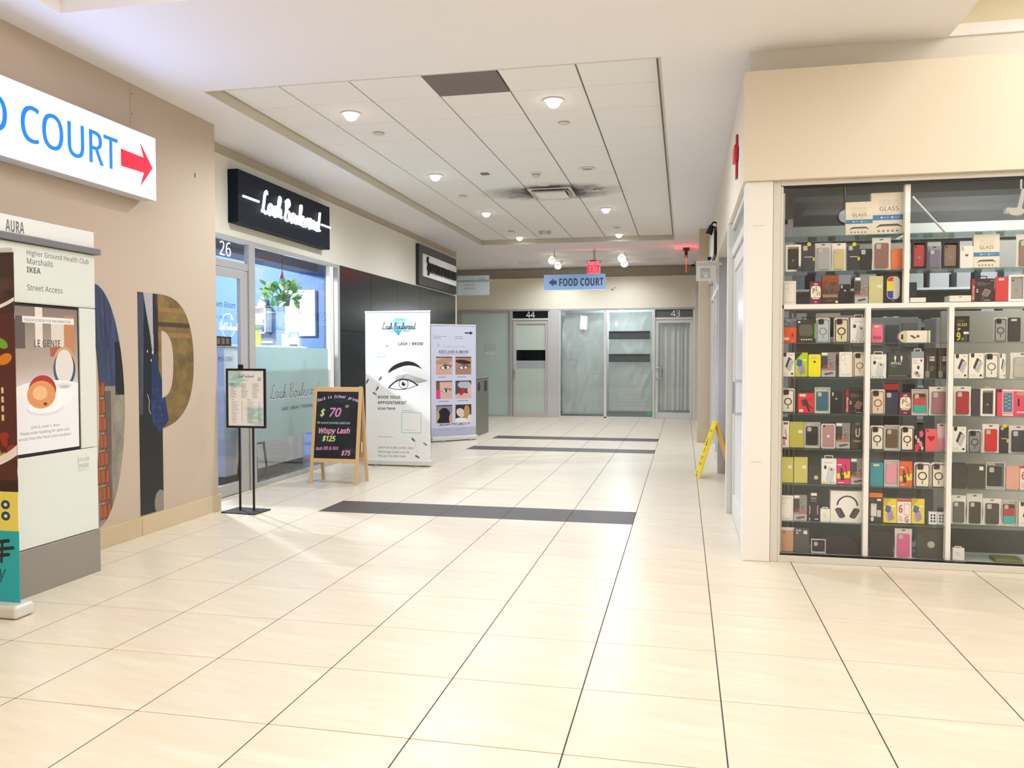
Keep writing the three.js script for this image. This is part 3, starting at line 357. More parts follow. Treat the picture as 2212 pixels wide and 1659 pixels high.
rollup('brow_banner', 'lavender grey roll-up banner with six beauty pictures', [-3.985, 0, -13.83], 0.77, 0.9, 2.06, tex(740, 1620, (c, w, h) => {
  fillR(c, '#cfd0e2', 0, 0, w, h); fillR(c, '#b6b8cc', 0, 1490, w, 130); line(c, '#111', 18, [560, 110], [650, 110]); blob(c, '#111', [640, 82], [690, 110], [640, 138]); greek(c, 40, 165, 220, 2, 26, '#777', 6); greek(c, 390, 165, 190, 2, 26, '#777', 6); line(c, '#a8627e', 5, [120, 270], [120, 320]); line(c, '#a8627e', 5, [97, 295], [143, 295]);
  txt(c, 'AT AURA LEVEL ONE', 370, 330, 40, '#a9a9bd', 'center'); txt(c, 'SISI LASH & BROW', 370, 410, 60, '#23222a', 'center', 'serif', 'bold', 0.86); fillR(c, '#555', 150, 426, 440, 4);
  const P = (i, draw) => { const x = 80 + (i % 2) * 315, y = 460 + Math.floor(i / 2) * 350; c.save(); c.beginPath(); c.rect(x, y, 265, 260); c.clip(); draw(x, y); c.restore(); fillR(c, '#2a2427', x, y, 265, 14); greek(c, x + 30, y + 290, 210, 1, 10, '#777', 8); };
  P(0, (x, y) => { fillR(c, '#d1a797', x, y, 265, 260); ell(c, '#b98a7b', x + 140, y + 60, 170, 40, -0.2); eye(c, x + 150, y + 150, 0.9, '#4c5a60'); }); P(1, (x, y) => { fillR(c, '#a97f66', x, y, 265, 260); c.fillStyle = '#2c201c'; c.beginPath(); c.ellipse(x + 130, y + 75, 130, 30, 0.1, 0, 7); c.fill(); eye(c, x + 135, y + 155, 0.8, '#7d9a98'); });
  P(2, (x, y) => { fillR(c, '#d9b1a2', x, y, 265, 260); fillR(c, '#7d5238', x, y, 60, 260); eye(c, x + 160, y + 140, 0.7, '#5a4034'); for (let i = 0; i < 3; i++) ell(c, '#e23b8f', x + 25, y + 150 + i * 45, 50, 22); }); P(3, (x, y) => { fillR(c, '#4a4650', x, y, 265, 260); ell(c, '#b9b4bd', x + 150, y + 60, 110, 55); ell(c, '#dcae9f', x + 120, y + 250, 160, 70); ell(c, '#c21f3d', x + 110, y + 160, 34, 60, 0.5); ell(c, '#e0b8ab', x + 250, y + 140, 50, 80); });
  P(4, (x, y) => { fillR(c, '#8d8a9c', x, y, 265, 260); ell(c, '#161214', x + 130, y + 190, 110, 150); ell(c, '#caa28f', x + 250, y + 200, 40, 80); ell(c, '#caa28f', x + 10, y + 150, 46, 70); }); P(5, (x, y) => { fillR(c, '#26242a', x, y, 265, 260); ell(c, '#e3c8bb', x + 90, y + 120, 80, 60, 0.6); ell(c, '#b58d55', x + 190, y + 120, 50, 120); ell(c, '#e8e4e4', x + 90, y + 240, 120, 50); ell(c, '#e6d8d3', x + 250, y + 220, 50, 70); });
  txt(c, '384 YONGE STREET, UNIT 27, 28', 380, 1452, 36, '#2a2a30', 'center', 'sans-serif', 'bold italic', 0.92); greek(c, 140, 1520, 200, 1, 10, '#999', 6); greek(c, 400, 1520, 200, 1, 10, '#999', 6); }));
{ const t = thing('litter_bin', 'grey metal litter bin with round and square openings', 'bin', [-4.2, 0, -15.08]);
  mesh('bin_body', rb(0.85, 1.08, 1.02, 0.02, 0, 0.54, 0), mat(0x77786c, 0.4, { metalness: 0.4 }), t); mesh('top_plate', rb(0.87, 0.02, 1.04, 0.008, 0, 1.09, 0), mat(0x8a8b80, 0.4, { metalness: 0.4 }), t);
  mesh('round_opening', cy(0.09, 0.09, 0.01, 0, 0, 0, 20).rotateZ(Math.PI / 2).translate(0.426, 0.93, 0.28), M.black, t); mesh('square_opening', rb(0.01, 0.2, 0.2, 0.004, 0.426, 0.93, -0.25), M.black, t); mesh('base_strip', rb(0.83, 0.03, 1.0, 0.005, 0, 0.015, 0), M.darkGrey, t); }

// ---------------------------------------------------------------- far shop fronts
const Zf = ZF;
const fr = (x0, x1, y0, y1, d = 0.03) => rbb(x0, x1, y0, y1, Zf - 0.06, Zf + d, 0.004);
{ const w = struct('window_2');      // frosted blank front beside unit 44
  mesh('frame', [fr(-5.62, 0.25, 2.63, 2.68), fr(-5.62, -5.5, 0, 2.63), fr(-4.265, -4.19, 0, 2.63), fr(-5.5, -4.265, 0, 0.04)], M.alu, w); mesh('frosted_pane', bb(-5.5, -4.265, 0.04, 2.63, Zf - 0.03, Zf - 0.02), mat(0xb9cbc4, 0.35), w);
  mesh('taped_notice', bb(-4.94, -4.63, 1.51, 1.83, Zf - 0.02, Zf - 0.017), mat(0xb3bfba, 0.5), w); mesh('notice_lower_half', bb(-4.92, -4.64, 1.53, 1.63, Zf - 0.017, Zf - 0.015), mat(0xc6d3ce, 0.5), w);
  const d = struct('door_3'); mesh('frame', [fr(-3.29, -3.24, 0, 2.63, 0.02), fr(-4.19, -3.29, 2.405, 2.45, 0.02)], M.aluWhite, d); mesh('wide_post', fr(-3.24, -3.01, 0, 2.66, 0.035), mat(0xc9c6c6, 0.5), d);
  mesh('leaf_frame', [fr(-4.18, -4.1, 0, 2.4, 0), fr(-3.36, -3.295, 0, 2.4, 0), fr(-4.1, -3.36, 0, 0.12, 0), fr(-4.1, -3.36, 2.31, 2.4, 0)], mat(0xc2c0bd, 0.45), d);
  mesh('upper_film', bb(-4.1, -3.36, 1.665, 2.31, Zf - 0.04, Zf - 0.03), mat(0xc9d4c8, 0.3), d); mesh('dark_glass', bb(-4.1, -3.36, 1.4, 1.665, Zf - 0.04, Zf - 0.032), mat(0x0e1211, 0.08), d); mesh('grey_film', bb(-4.1, -3.36, 1.2, 1.4, Zf - 0.04, Zf - 0.03), mat(0xaab2b6, 0.3), d); mesh('lower_film', bb(-4.1, -3.36, 0.12, 1.2, Zf - 0.04, Zf - 0.03), mat(0xc2cfc4, 0.3), d);
  mesh('number_panel', bb(-4.19, -3.29, 2.45, 2.64, Zf - 0.04, Zf - 0.03), mat(0x0e1312, 0.15), d); mesh('unit_number', words3('44', 'reg', 0.15, 0.008).translate(-3.74, 2.545, Zf - 0.03), mat(0xf3f3f0, 0.5), d);
  mesh('handle', tube([[-4.13, 0.98, Zf], [-4.13, 0.98, Zf + 0.06], [-4.13, 1.2, Zf + 0.06], [-4.13, 1.2, Zf]], 0.014, 24), M.chrome, d);
  const v = struct('window_4'); mesh('frame', [fr(-3.01, -2.98, 0, 2.63), fr(-1.91, -1.84, 0, 2.63), fr(-0.73, -0.68, 0, 2.63), fr(-2.98, -0.73, 0, 0.03)], M.aluWhite, v);
  for (const [a, b] of [[-2.98, -1.91], [-1.84, -0.73]]) mesh('pane', bb(a, b, 0.03, 2.63, Zf - 0.03, Zf - 0.022), M.glass, v);
  const e = struct('door_4'); mesh('frame', [fr(0.21, 0.26, 0, 2.63, 0.02), fr(-0.68, 0.21, 2.39, 2.44, 0.02)], M.aluWhite, e); mesh('leaf_frame', [fr(-0.675, -0.6, 0, 2.39, 0), fr(0.145, 0.205, 0, 2.39, 0), fr(-0.6, 0.145, 0, 0.15, 0), fr(-0.6, 0.145, 2.31, 2.39, 0)], M.aluWhite, e);
  mesh('pane', bb(-0.6, 0.145, 0.15, 2.31, Zf - 0.03, Zf - 0.022), M.glass, e); mesh('transom_pane', bb(-0.68, 0.21, 2.44, 2.63, Zf - 0.03, Zf - 0.022), mat(0x5f6865, 0.12), e); mesh('unit_number', words3('43', 'reg', 0.15, 0.008).translate(-0.2, 2.535, Zf - 0.02), mat(0xf3f3f0, 0.5), e);  // opaque grey of the transom stands in for its dull reflection
  mesh('handle', tube([[-0.64, 0.98, Zf], [-0.64, 0.98, Zf + 0.06], [-0.53, 0.98, Zf + 0.06], [-0.53, 1.22, Zf + 0.06], [-0.64, 1.22, Zf + 0.06], [-0.64, 1.22, Zf]], 0.016, 34), M.chrome, e); }
function sheet(w, h, nx, ny, f) { const g = new THREE.PlaneGeometry(w, h, nx, ny), p = g.attributes.position; for (let i = 0; i < p.count; i++) { const [dx, dz] = f(p.getX(i) / w + 0.5, p.getY(i) / h + 0.5); p.setX(i, p.getX(i) + dx); p.setZ(i, dz); } g.computeVertexNormals(); return g; }
const fold1 = (x) => 1 - Math.abs(Math.sin(x)), bumpy = (u, v, a) => a * (Math.sin(u * 5 + Math.sin(v * 3) * 1.5) * 0.35 + fold1(v * 7 + Math.sin(u * 5) * 0.9 + 1) * 0.4 * v + fold1(u * 6 + Math.sin(v * 9) * 0.8) * 0.3 + Math.sin(v * 21 + u * 17) * 0.05 + Math.sin(u * 31 - v * 27) * 0.04);
const plastic = new THREE.MeshPhysicalMaterial({ color: 0xd6e0dc, roughness: 0.14, transmission: 0.5, thickness: 0, side: THREE.DoubleSide });
single('plastic_sheet', 'crumpled clear plastic sheet hung behind the shop glass beside unit 44', 'plastic sheet', sheet(1.02, 2.5, 60, 90, (u, v) => [v > 0.85 && u < 0.3 ? (0.3 - u) * (v - 0.85) * 2 : 0, bumpy(u, v, 0.11)]).translate(-2.44, 1.33, Zf - 0.17), plastic);
single('plastic_sheet', 'plastic sheet with dark gaps hung behind the shop glass beside unit 43', 'plastic sheet', sheet(1.04, 2.42, 60, 90, (u, v) => [Math.sin(v * 9) * 0.01, bumpy(u + 0.7, v * 1.1, 0.12)]).translate(-1.28, 1.38, Zf - 0.2), plastic);
for (const [y, n] of [[2.02, 'higher'], [1.465, 'lower']]) single('dark_tray', n + ' of two long dark trays against the plastic covered window', 'tray', [rbb(-1.8, -0.8, y - 0.09, y + 0.095, Zf - 0.1, Zf - 0.08, 0.004), bb(-1.8, -0.8, y + 0.085, y + 0.1, Zf - 0.1, Zf - 0.05), bb(-1.8, -0.8, y - 0.1, y - 0.085, Zf - 0.1, Zf - 0.05)], mat(0x4a565a, 0.4));
single('paper_notice', 'white paper notice taped high on the plastic covered window', 'notice', bb(0, 0.17, 0, 0.34, 0, 0.004).rotateZ(-0.08).translate(-2.52, 2.17, Zf - 0.08), mat(0xf3f7fb, 0.6));
for (let i = 0; i < 3; i++) for (const [x0, x1, s] of [[-2.97, -2.68, 'plain wall post'], [-2.2, -1.92, 'middle window bar']]) single('white_shelf', 'white shelf behind the plastic by the ' + s + ', ' + ['top', 'middle', 'bottom'][i] + ' of three', 'shelf', rbb(x0, x1, 2.05 - i * 0.36, 2.07 - i * 0.36, Zf - 0.5, Zf - 0.3, 0.003), M.white);
single('door_curtain', 'pale pleated curtain behind the glass door of unit 43', 'curtain', sheet(0.86, 2.2, 90, 10, (u, v) => [0, 0.03 * Math.sin(u * 46 + Math.sin(u * 9) * 2) + 0.012 * Math.sin(u * 91)]).translate(-0.22, 1.3, Zf - 0.15), new THREE.MeshPhysicalMaterial({ color: 0xd3dad4, roughness: 0.9, transmission: 0.25, thickness: 0, side: THREE.DoubleSide }));
single('green_door_stop', 'small green plastic cube on the floor by door 43', 'door stop', rbb(-0.86, -0.74, 0.03, 0.14, Zf - 0.12, Zf - 0.04, 0.02), mat(0x17a457, 0.3));
for (const [x, y, r, m] of [[-1.71, 3.13, 0.02, 0x7c6236], [-1.65, 3.17, 0.012, 0x8f7a52], [-1.6, 2.98, 0.01, 0xefebe0], [-1.8, 2.96, 0.016, 0xf1ede2]]) mesh('wall_stain', cy(r, r, 0.002, 0, 0, 0, 9).rotateX(Math.PI / 2).scale(1.5, 1, 1).translate(x, y, ZF + 0.001), mat(m, 0.9), scene).userData = { kind: 'structure' };

// hanging signs and fixtures in the corridor
{ const t = thing('hanging_food_court_sign', 'blue hanging FOOD COURT panel with dark arrow', 'sign', [-2.205, 3.025, -16.6]);
  mesh('sign_panel', rb(1.27, 0.318, 0.03, 0.003), mat(0x7f9fc9, 0.45), t); mesh('bottom_edge', rb(1.27, 0.01, 0.034, 0.002, 0, -0.162, 0), M.white, t); const g = words3('FOOD COURT', 'bold', 0.155, 0.006, 0.68); mesh('lettering', g.translate(0.14, 0, 0.015), mat(0x2b2f44, 0.5), t);
  const s = new THREE.Shape(); [[-0.535, 0], [-0.425, 0.085], [-0.44, 0.035], [-0.37, 0.045], [-0.37, -0.045], [-0.44, -0.035], [-0.425, -0.085]].forEach(([x, y], i) => (i ? s.lineTo(x, y) : s.moveTo(x, y))); s.closePath(); mesh('arrow', ext(s, 0.006, 0).translate(0, 0, 0.015), mat(0x352f4c, 0.5), t);
  for (const x of [-0.42, 0.42]) mesh('hanger_rod', cy(0.006, 0.006, 0.52, x, 0.415, 0, 8), M.grey, t); }
{ const t = thing('exit_sign', 'glowing red EXIT sign above the blue hanging panel', 'sign', [-1.9, 3.4, -17.4]);
  mesh('lit_panel', rb(0.28, 0.27, 0.05, 0.006), glow(0xff7d86, 0.75), t); mesh('exit_lettering', words3('EXIT', 'bold', 0.15, 0.006, 0.62).translate(0, -0.03, 0.025), glow(0xff1038, 1.2), t); mesh('black_canopy', [rb(0.14, 0.02, 0.06, 0.004, -0.01, 0.145, 0), bx(0.012, 0.05, 0.05, -0.14, 0.12, 0), bx(0.012, 0.05, 0.05, 0.14, 0.12, 0)], M.black, t); mesh('stem', cy(0.006, 0.006, 0.24, 0, 0.262, 0, 8), M.darkGrey, t);
  const l = new THREE.PointLight(0xff3048, 0.4, 0, 2); l.position.set(0, 0.0, 0.08); l.castShadow = true; t.add(l); }
{ const t = thing('edge_lit_exit_sign', 'red edge-lit exit plate hanging side-on from black mount', 'sign', [0.035, 3.4, -17.0]);
  mesh('lit_plate', rb(0.016, 0.3, 0.34, 0.004, 0, -0.02, 0), glow(0xff5a3a, 0.9), t); mesh('black_mount', [rb(0.13, 0.03, 0.36, 0.006, 0, 0.285, 0), rb(0.06, 0.14, 0.34, 0.01, 0, 0.2, 0)], M.black, t);
  const l = new THREE.PointLight(0xff3040, 0.4, 0, 2); l.position.set(0.0, 0.05, 0.25); l.castShadow = true; t.add(l); }
{ const t = thing('directory_blade_sign', 'translucent grey-white directory panel projecting from the salon wall end', 'sign', [-4.36, 2.99, -16.63]);
  mesh('lower_panel', rb(0.69, 0.3, 0.03, 0.003, 0, -0.05, 0), mat(0xbfccca, 0.3), t); mesh('upper_panel', rb(0.69, 0.1, 0.03, 0.003, 0, 0.165, 0), mat(0xc6d0d2, 0.3), t); mesh('grey_band', rb(0.78, 0.03, 0.05, 0.004, 0.0, 0.108, 0), mat(0x9aa4a6, 0.4), t);
  mesh('lettering', bx(0.66, 0.39, 0.002, 0, 0, 0.016), printed(tex(660, 390, (c, w, h) => { fillR(c, '#c2cecc', 0, 0, w, h); txt(c, 'AURA', 460, 74, 70, '#8b9496', 'left', 'sans-serif', 'bold', 0.7); fillR(c, '#9aa4a6', 0, 82, w, 32); txt(c, '< Food Court', 110, 190, 44, '#4b5456', 'left', 'sans-serif', 'italic'); txt(c, '< Washrooms', 110, 260, 44, '#4b5456', 'left', 'sans-serif', 'italic'); }), 0.4), t); }
{ const t = thing('small_blade_sign', 'small square white sign with grey mark projecting over corridor', 'sign', [0.27, 2.575, -10.6]);
  mesh('panel', rb(0.245, 0.25, 0.05, 0.004), mat(0xf1efe8, 0.4), t); mesh('grey_band', rb(0.32, 0.036, 0.07, 0.004, 0.035, 0.085, 0), mat(0xdcd8ce, 0.5), t);
  mesh('grey_mark', bx(0.13, 0.14, 0.002, -0.01, -0.03, 0.026), printed(tex(130, 140, (c, w, h) => { fillR(c, '#f1efe8', 0, 0, w, h); fillR(c, '#c9c8c1', 4, 4, 122, 132); txt(c, 'AURA', 65, 44, 46, '#b2b2ac', 'center', 'sans-serif', 'bold', 0.8); txt(c, 'AND', 65, 88, 44, '#efeee8', 'center', 'sans-serif', 'bold', 0.9); ell(c, '#f4f3ee', 70, 108, 22, 20); })), t); }
{ const t = thing('red_cross_sign', 'red raised sign seen edge-on on the shop fascia', 'sign', [RX, 3.07, -6.72], -Math.PI / 2);
  mesh('cross_bar', rb(0.09, 0.34, 0.016, 0.004, 0, 0, 0.01), mat(0xb5102c, 0.4), t); mesh('cross_face', rb(0.22, 0.11, 0.03, 0.008, 0, 0.02, 0.02), mat(0xd01432, 0.4), t); mesh('white_plate', rb(0.1, 0.14, 0.006, 0.002, -0.03, -0.09, 0.006), M.white, t); }
{ const t = thing('side_sign_board', 'thin black-edged board with white face along the fascia', 'sign', [0.375, 2.99, -11.4]);
  mesh('board_edge', rb(0.02, 0.36, 1.1, 0.003, 0.012, 0, 0), M.black, t); mesh('white_face', rb(0.006, 0.33, 1.06, 0.002, -0.004, 0, 0), M.white, t); mesh('bracket', rb(0.06, 0.03, 0.1, 0.004, 0.0, 0.2, 0.3), M.black, t); }
{ const t = thing('wall_spotlight', 'black spotlight on a bracket above the side board', 'spotlight', [0.4, 3.18, -11.0]);
  mesh('bracket', tube([[0.01, 0.06, 0], [-0.03, 0.07, 0], [-0.06, 0.03, 0]], 0.012, 12), M.black, t); mesh('lamp_head', cy(0.035, 0.045, 0.12, 0, 0, 0, 16).rotateZ(-0.35).translate(-0.07, -0.03, 0), M.black, t); mesh('lamp_face', cy(0.034, 0.034, 0.006, 0, 0, 0, 16).rotateZ(-0.35).translate(-0.09, -0.088, 0), M.chrome, t); }
single('small_camera', 'small black camera sitting above the square blade sign', 'camera', [rb(0.05, 0.035, 0.07, 0.01, 0.31, 2.735, -10.62), cy(0.008, 0.008, 0.03, 0.31, 2.71, -10.62, 8)], M.black);
{ const t = thing('dome_camera', 'white ceiling dome camera near the far corner', 'camera', [0.19, CY, -19.4]);
  mesh('housing', cy(0.07, 0.075, 0.06, 0, -0.03, 0), M.white, t); mesh('dark_dome', new THREE.SphereGeometry(0.055, 18, 10).scale(1, 0.8, 1).translate(0, -0.07, 0), M.black, t); }
{ const t = thing('wet_floor_sign', 'yellow folding wet floor sign standing by the side door', 'sign', [0.385, 0, -10.3], 0.13);
  const leaf = (s) => { const g = ext((() => { const q = new THREE.Shape(); [[-0.15, 0], [-0.105, 0], [-0.09, 0.07], [0.09, 0.07], [0.105, 0], [0.15, 0], [0.115, 0.7], [-0.115, 0.7]].forEach(([x, y], i) => (i ? q.lineTo(x, y) : q.moveTo(x, y))); q.closePath(); return q; })(), 0.018, 0.002); return g.rotateY(s * Math.PI / 2).rotateZ(s * 0.3).translate(s * 0.205, 0, 0); };
  mesh('front_leaf', leaf(-1), mat(0xf7e017, 0.4), t); mesh('back_leaf', leaf(1), mat(0xf2b20c, 0.4), t); mesh('hinge_bar', rb(0.05, 0.03, 0.18, 0.01, 0, 0.672, 0), mat(0xf6dd3a, 0.4), t);  // deeper yellow of the back leaf includes its shade
  const d = bx(0.2, 0.56, 0.002, 0, 0.36, 0.02); mesh('caution_print', d.rotateY(-Math.PI / 2).rotateZ(-0.3).translate(-0.207, 0, 0), printed(tex(200, 560, (c, w, h) => { fillR(c, '#f7e017', 0, 0, w, h); txt(c, 'CAUTION', 100, 60, 40, '#3a2a10', 'center', 'sans-serif', 'bold', 0.95); blob(c, '#2a2012', [60, 240], [100, 110], [140, 240]); ell(c, '#c46a2a', 100, 300, 34, 40); txt(c, 'WET', 100, 420, 62, '#2a2012', 'center', 'sans-serif', 'bold'); txt(c, 'FLOOR', 100, 490, 52, '#2a2012', 'center', 'sans-serif', 'bold'); }), 0.4), t); }

// ---------------------------------------------------------------- ceiling fixtures
const TY = CY + 0.09, ord = ['nearest', 'second', 'third', 'fourth', 'fifth'];
function downlight(x, z, label, lit = true, power = DOWN, y = TY) {
  const t = thing('downlight', label, 'downlight', [x, y, z], 0, 'round downlights in the tiled ceiling');
  mesh('trim_ring', new THREE.LatheGeometry([[0.07, 0], [0.095, -0.002], [0.098, -0.008], [0.07, -0.012], [0.066, 0.0]].map((p) => new THREE.Vector2(...p)), 28), M.white, t);
  mesh(lit ? 'light_bulb' : 'light_disc', lit ? new THREE.SphereGeometry(0.062, 20, 12).scale(1, 0.85, 1).translate(0, -0.02, 0) : cy(0.068, 0.068, 0.006, 0, -0.005, 0, 24), lit ? glow(0xfff8ec, 3.2) : mat(0x9c9a94, 0.4), t);
  if (lit) { const l = new THREE.SpotLight(NEUTRAL, power, 0, 1.45, 0.5, 2); l.position.set(0, -0.02, 0); l.target.position.set(0, -2, 0); l.castShadow = true; l.shadow.radius = 2.6; t.add(l, l.target); }
}
[-7.27, -9.94, -12.65, -15.33].forEach((z, i) => downlight(-3.1, z, `${ord[i]} lit downlight in the ceiling row by the salon`, true, i > 1 ? DOWN * 0.8 : DOWN));
downlight(-1.16, -7.27, 'nearest lit downlight in the ceiling row by the phone shop'); downlight(-1.17, -9.96, 'unlit grey downlight above the phone shop side door', false); downlight(-1.2, -12.7, 'second lit downlight beyond the dirty air diffuser'); downlight(-1.2, -15.33, 'last lit downlight before the twin spots by EXIT');
[[-3.09, -7.96, 'nearest flat sprinkler cap beside the salon row'], [-1.17, -7.98, 'nearest flat sprinkler cap beside the phone shop row'], [-3.1, -11.26, 'second flat sprinkler cap in the salon row'], [-1.18, -11.24, 'flat sprinkler cap beside the stained air diffuser'], [-3.1, -14.58, 'third flat sprinkler cap in the salon row'], [-1.18, -14.56, 'flat sprinkler cap before the last phone shop row light']].forEach(([x, z, l]) => single('sprinkler_cap', l, 'sprinkler cap', [cy(0.055, 0.055, 0.008, x, TY - 0.012, z, 20), cy(0.062, 0.05, 0.004, x, TY - 0.006, z, 20)], mat(0xd9d5cc, 0.5), 'flat sprinkler caps in the ceiling'));
single('sensor_plate', 'small square grey sensor plate between the ceiling tile rows', 'sensor', rb(0.1, 0.012, 0.1, 0.003, -2.46, TY - 0.006, -9.97), mat(0x7b766c, 0.5));
{ const t = thing('smoke_detector', 'white cone shaped smoke detector before the air diffuser', 'smoke detector', [-1.82, TY, -10.05]); mesh('detector_base', cy(0.07, 0.07, 0.02, 0, -0.01, 0), M.white, t); mesh('detector_head', cy(0.055, 0.035, 0.05, 0, -0.04, 0), mat(0xdcd6c8, 0.5), t); mesh('dark_slot', cy(0.05, 0.05, 0.01, 0, -0.028, 0), M.darkGrey, t); }
{ const t = thing('ceiling_speaker', 'flat white round ceiling disc touching the air diffuser', 'disc', [-1.83, TY, -10.66]); mesh('rim', cy(0.1, 0.085, 0.025, 0, -0.012, 0), M.white, t); mesh('grille', cy(0.075, 0.07, 0.01, 0, -0.028, 0), mat(0xded9cd, 0.6), t); }
{ const t = thing('motion_detector', 'pale winged detector near the far end of the tiles', 'detector', [-2.5, TY, -14.7]); mesh('detector_base', cy(0.09, 0.06, 0.05, 0, -0.025, 0), mat(0xcfc7b4, 0.6), t); for (const s of [-1, 1]) mesh('wing', rb(0.05, 0.06, 0.08, 0.01, s * 0.08, -0.03, 0), mat(0xc3baa5, 0.6), t); }
{ const t = thing('air_diffuser', 'square white ceiling air diffuser ringed with black dust', 'air vent', [-1.81, TY, -11.24]);
  mesh('frame', [bx(0.6, 0.02, 0.05, 0, -0.01, 0.28), bx(0.6, 0.02, 0.05, 0, -0.01, -0.28), bx(0.05, 0.02, 0.52, 0.275, -0.01, 0), bx(0.05, 0.02, 0.52, -0.275, -0.01, 0)], M.white, t); mesh('dark_throat', bx(0.5, 0.004, 0.5, 0, -0.012, 0), mat(0x1b1b1a, 0.8), t); mesh('centre_plate', rb(0.42, 0.02, 0.42, 0.004, 0, -0.05, -0.01), M.white, t); mesh('slope_vane', [0, 1, 2, 3].map((i) => bx(0.44, 0.004, 0.09, 0, 0, 0).rotateX(0.6).translate(0, -0.03, 0.235).rotateY(i * Math.PI / 2)), mat(0xc9c5ba, 0.6), t);
  mesh('dust_stain', new THREE.PlaneGeometry(2.3, 1.6).rotateX(Math.PI / 2).translate(0, -0.0125, 0.0), printed(tex(512, 360, (c, w, h) => { c.clearRect(0, 0, w, h); for (let i = 0; i < 2600; i++) { const a = rnd() * 6.28, r = rnd() ** 1.6, side = Math.abs(Math.cos(a)); c.globalAlpha = 0.09 * (1 - r); ell(c, '#3a362f', 256 + Math.cos(a) * (60 + r * 190), 180 + Math.sin(a) * (64 + r * 70), 9 + rnd() * 8, 6 + rnd() * 5); } }), 0.95, { transparent: true }), t); }
function twin(x, z, label, tilt) {
  const t = thing('twin_spot', label, 'spotlight', [x, CY + 0.075, z], 0, 'adjustable spots near the EXIT sign');
  mesh('housing', cy(0.075, 0.06, 0.09, 0, -0.04, 0), M.white, t); mesh('swivel_ring', new THREE.TorusGeometry(0.08, 0.012, 8, 24).rotateX(Math.PI / 2 + tilt).translate(0, -0.085, 0), mat(0xcfcac0, 0.5), t); mesh('light_disc', cy(0.085, 0.085, 0.02, 0, 0, 0, 20).rotateX(-0.95).translate(0, -0.13, 0.04), glow(0xfff8ea, 3.2), t);
  const l = new THREE.SpotLight(NEUTRAL, SPOT, 0, 1.45, 0.5, 2); l.position.set(0, -0.15, 0.055); l.target.position.set(0, -2, 0.15); l.castShadow = true; l.shadow.radius = 2.6; t.add(l, l.target);
}
twin(-2.9, -18.05, 'nearer lit spot on the salon side of EXIT', 0.2); twin(-2.93, -19.1, 'farther lit spot on the salon side of EXIT', 0.2); twin(-1.34, -17.95, 'nearer lit spot on the column side of EXIT', 0.2); twin(-1.36, -19.0, 'farther lit spot on the column side of EXIT', 0.2);
// unseen luminous panels in the two near coffers, placed to light floor and shop front
function panel(x0, x1, z0, z1, y, color, k, e, label) {
  const t = thing('ceiling_panel_light', label, 'unseen light', [(x0 + x1) / 2, y, (z0 + z1) / 2]); const w = x1 - x0, d = z1 - z0;
  mesh('diffuser', rb(w, 0.02, d, 0.004, 0, -0.01, 0), glow(color, e), t); mesh('frame', [bx(w + 0.06, 0.03, 0.03, 0, -0.01, d / 2 + 0.015), bx(w + 0.06, 0.03, 0.03, 0, -0.01, -d / 2 - 0.015), bx(0.03, 0.03, d, w / 2 + 0.015, -0.01, 0), bx(0.03, 0.03, d, -w / 2 - 0.015, -0.01, 0)], M.white, t);
  const l = new THREE.RectAreaLight(color, k, w, d); l.position.set(0, -0.03, 0); l.rotation.x = -Math.PI / 2; t.add(l);
}
panel(-2.5, -0.7, -4.2, 0.8, 4.14, WARM, PANEL_NEAR, 1.2, 'unseen warm light panel inside the coffer over the directory'); panel(2.1, 4.5, -5.6, 0.8, 4.14, WARM, PANEL_SIDE, 1.0, 'unseen light panel placed to light the phone shop window');
{ const l = new THREE.PointLight(0xeaf2ff, SALON, 0, 2); const t = thing('salon_lamp', 'unseen round lamp placed to light the blue salon', 'unseen light', [-6.7, 3.08, -9.2]); mesh('lamp_base', cy(0.12, 0.14, 0.05, 0, 0.045, 0), M.white, t); mesh('lamp_globe', new THREE.SphereGeometry(0.11, 20, 14).scale(1, 0.5, 1), glow(0xf2f6ff, 1.5), t); l.position.set(0, -0.1, 0); l.castShadow = true; l.shadow.radius = 4; t.add(l); }  // lamp out of view, placed to light the salon interior
{ const l = new THREE.PointLight(0xeaf3ff, 5, 0, 2); const t = thing('stock_lamp', 'added lamp brightening the plastic covered unit', 'unseen light', [-1.6, 2.75, Zf - 1.5]); mesh('lamp_base', cy(0.12, 0.14, 0.05, 0, 0.06, 0), M.white, t); mesh('lamp_globe', new THREE.SphereGeometry(0.11, 20, 14).scale(1, 0.5, 1), glow(0xf2f6ff, 1.5), t); l.position.set(0, -0.1, 0); l.castShadow = true; l.shadow.radius = 4; t.add(l); }  // added lamp, brightens the unit behind the plastic

// ---------------------------------------------------------------- phone shop window
const ZG = -6.13, win2 = struct('window_5');
mesh('frame', [rbb(0.62, 0.672, 0, 2.74, -6.2, -6.1), rbb(0.672, 4.8, 0, 0.048, -6.2, -6.1), rbb(0.672, 4.8, 2.705, 2.74, -6.2, -6.1), rbb(0.672, 0.69, 0.048, 2.7, -6.16, -6.105)], M.aluWhite, win2);
mesh('gasket', [bb(0.69, 4.8, 2.69, 2.705, -6.15, -6.12), bb(0.672, 4.8, 0.048, 0.056, -6.15, -6.11)], M.black, win2);
mesh('pane', bb(0.69, 4.8, 0.056, 2.69, ZG - 0.006, ZG), M.glass, win2);
const sw = mat(0x787a75, 0.8), shop = struct('wall_shop_rear', bb(0.62, 4.9, 0, 3.6, -10.3, -10.2), sw); struct('wall_shop_side', bb(0.62, 0.7, 0, 3.6, -8.06, -6.28), sw); struct('wall_shop_end', bb(4.8, 4.9, 0, 3.6, -10.2, -6.2), sw);
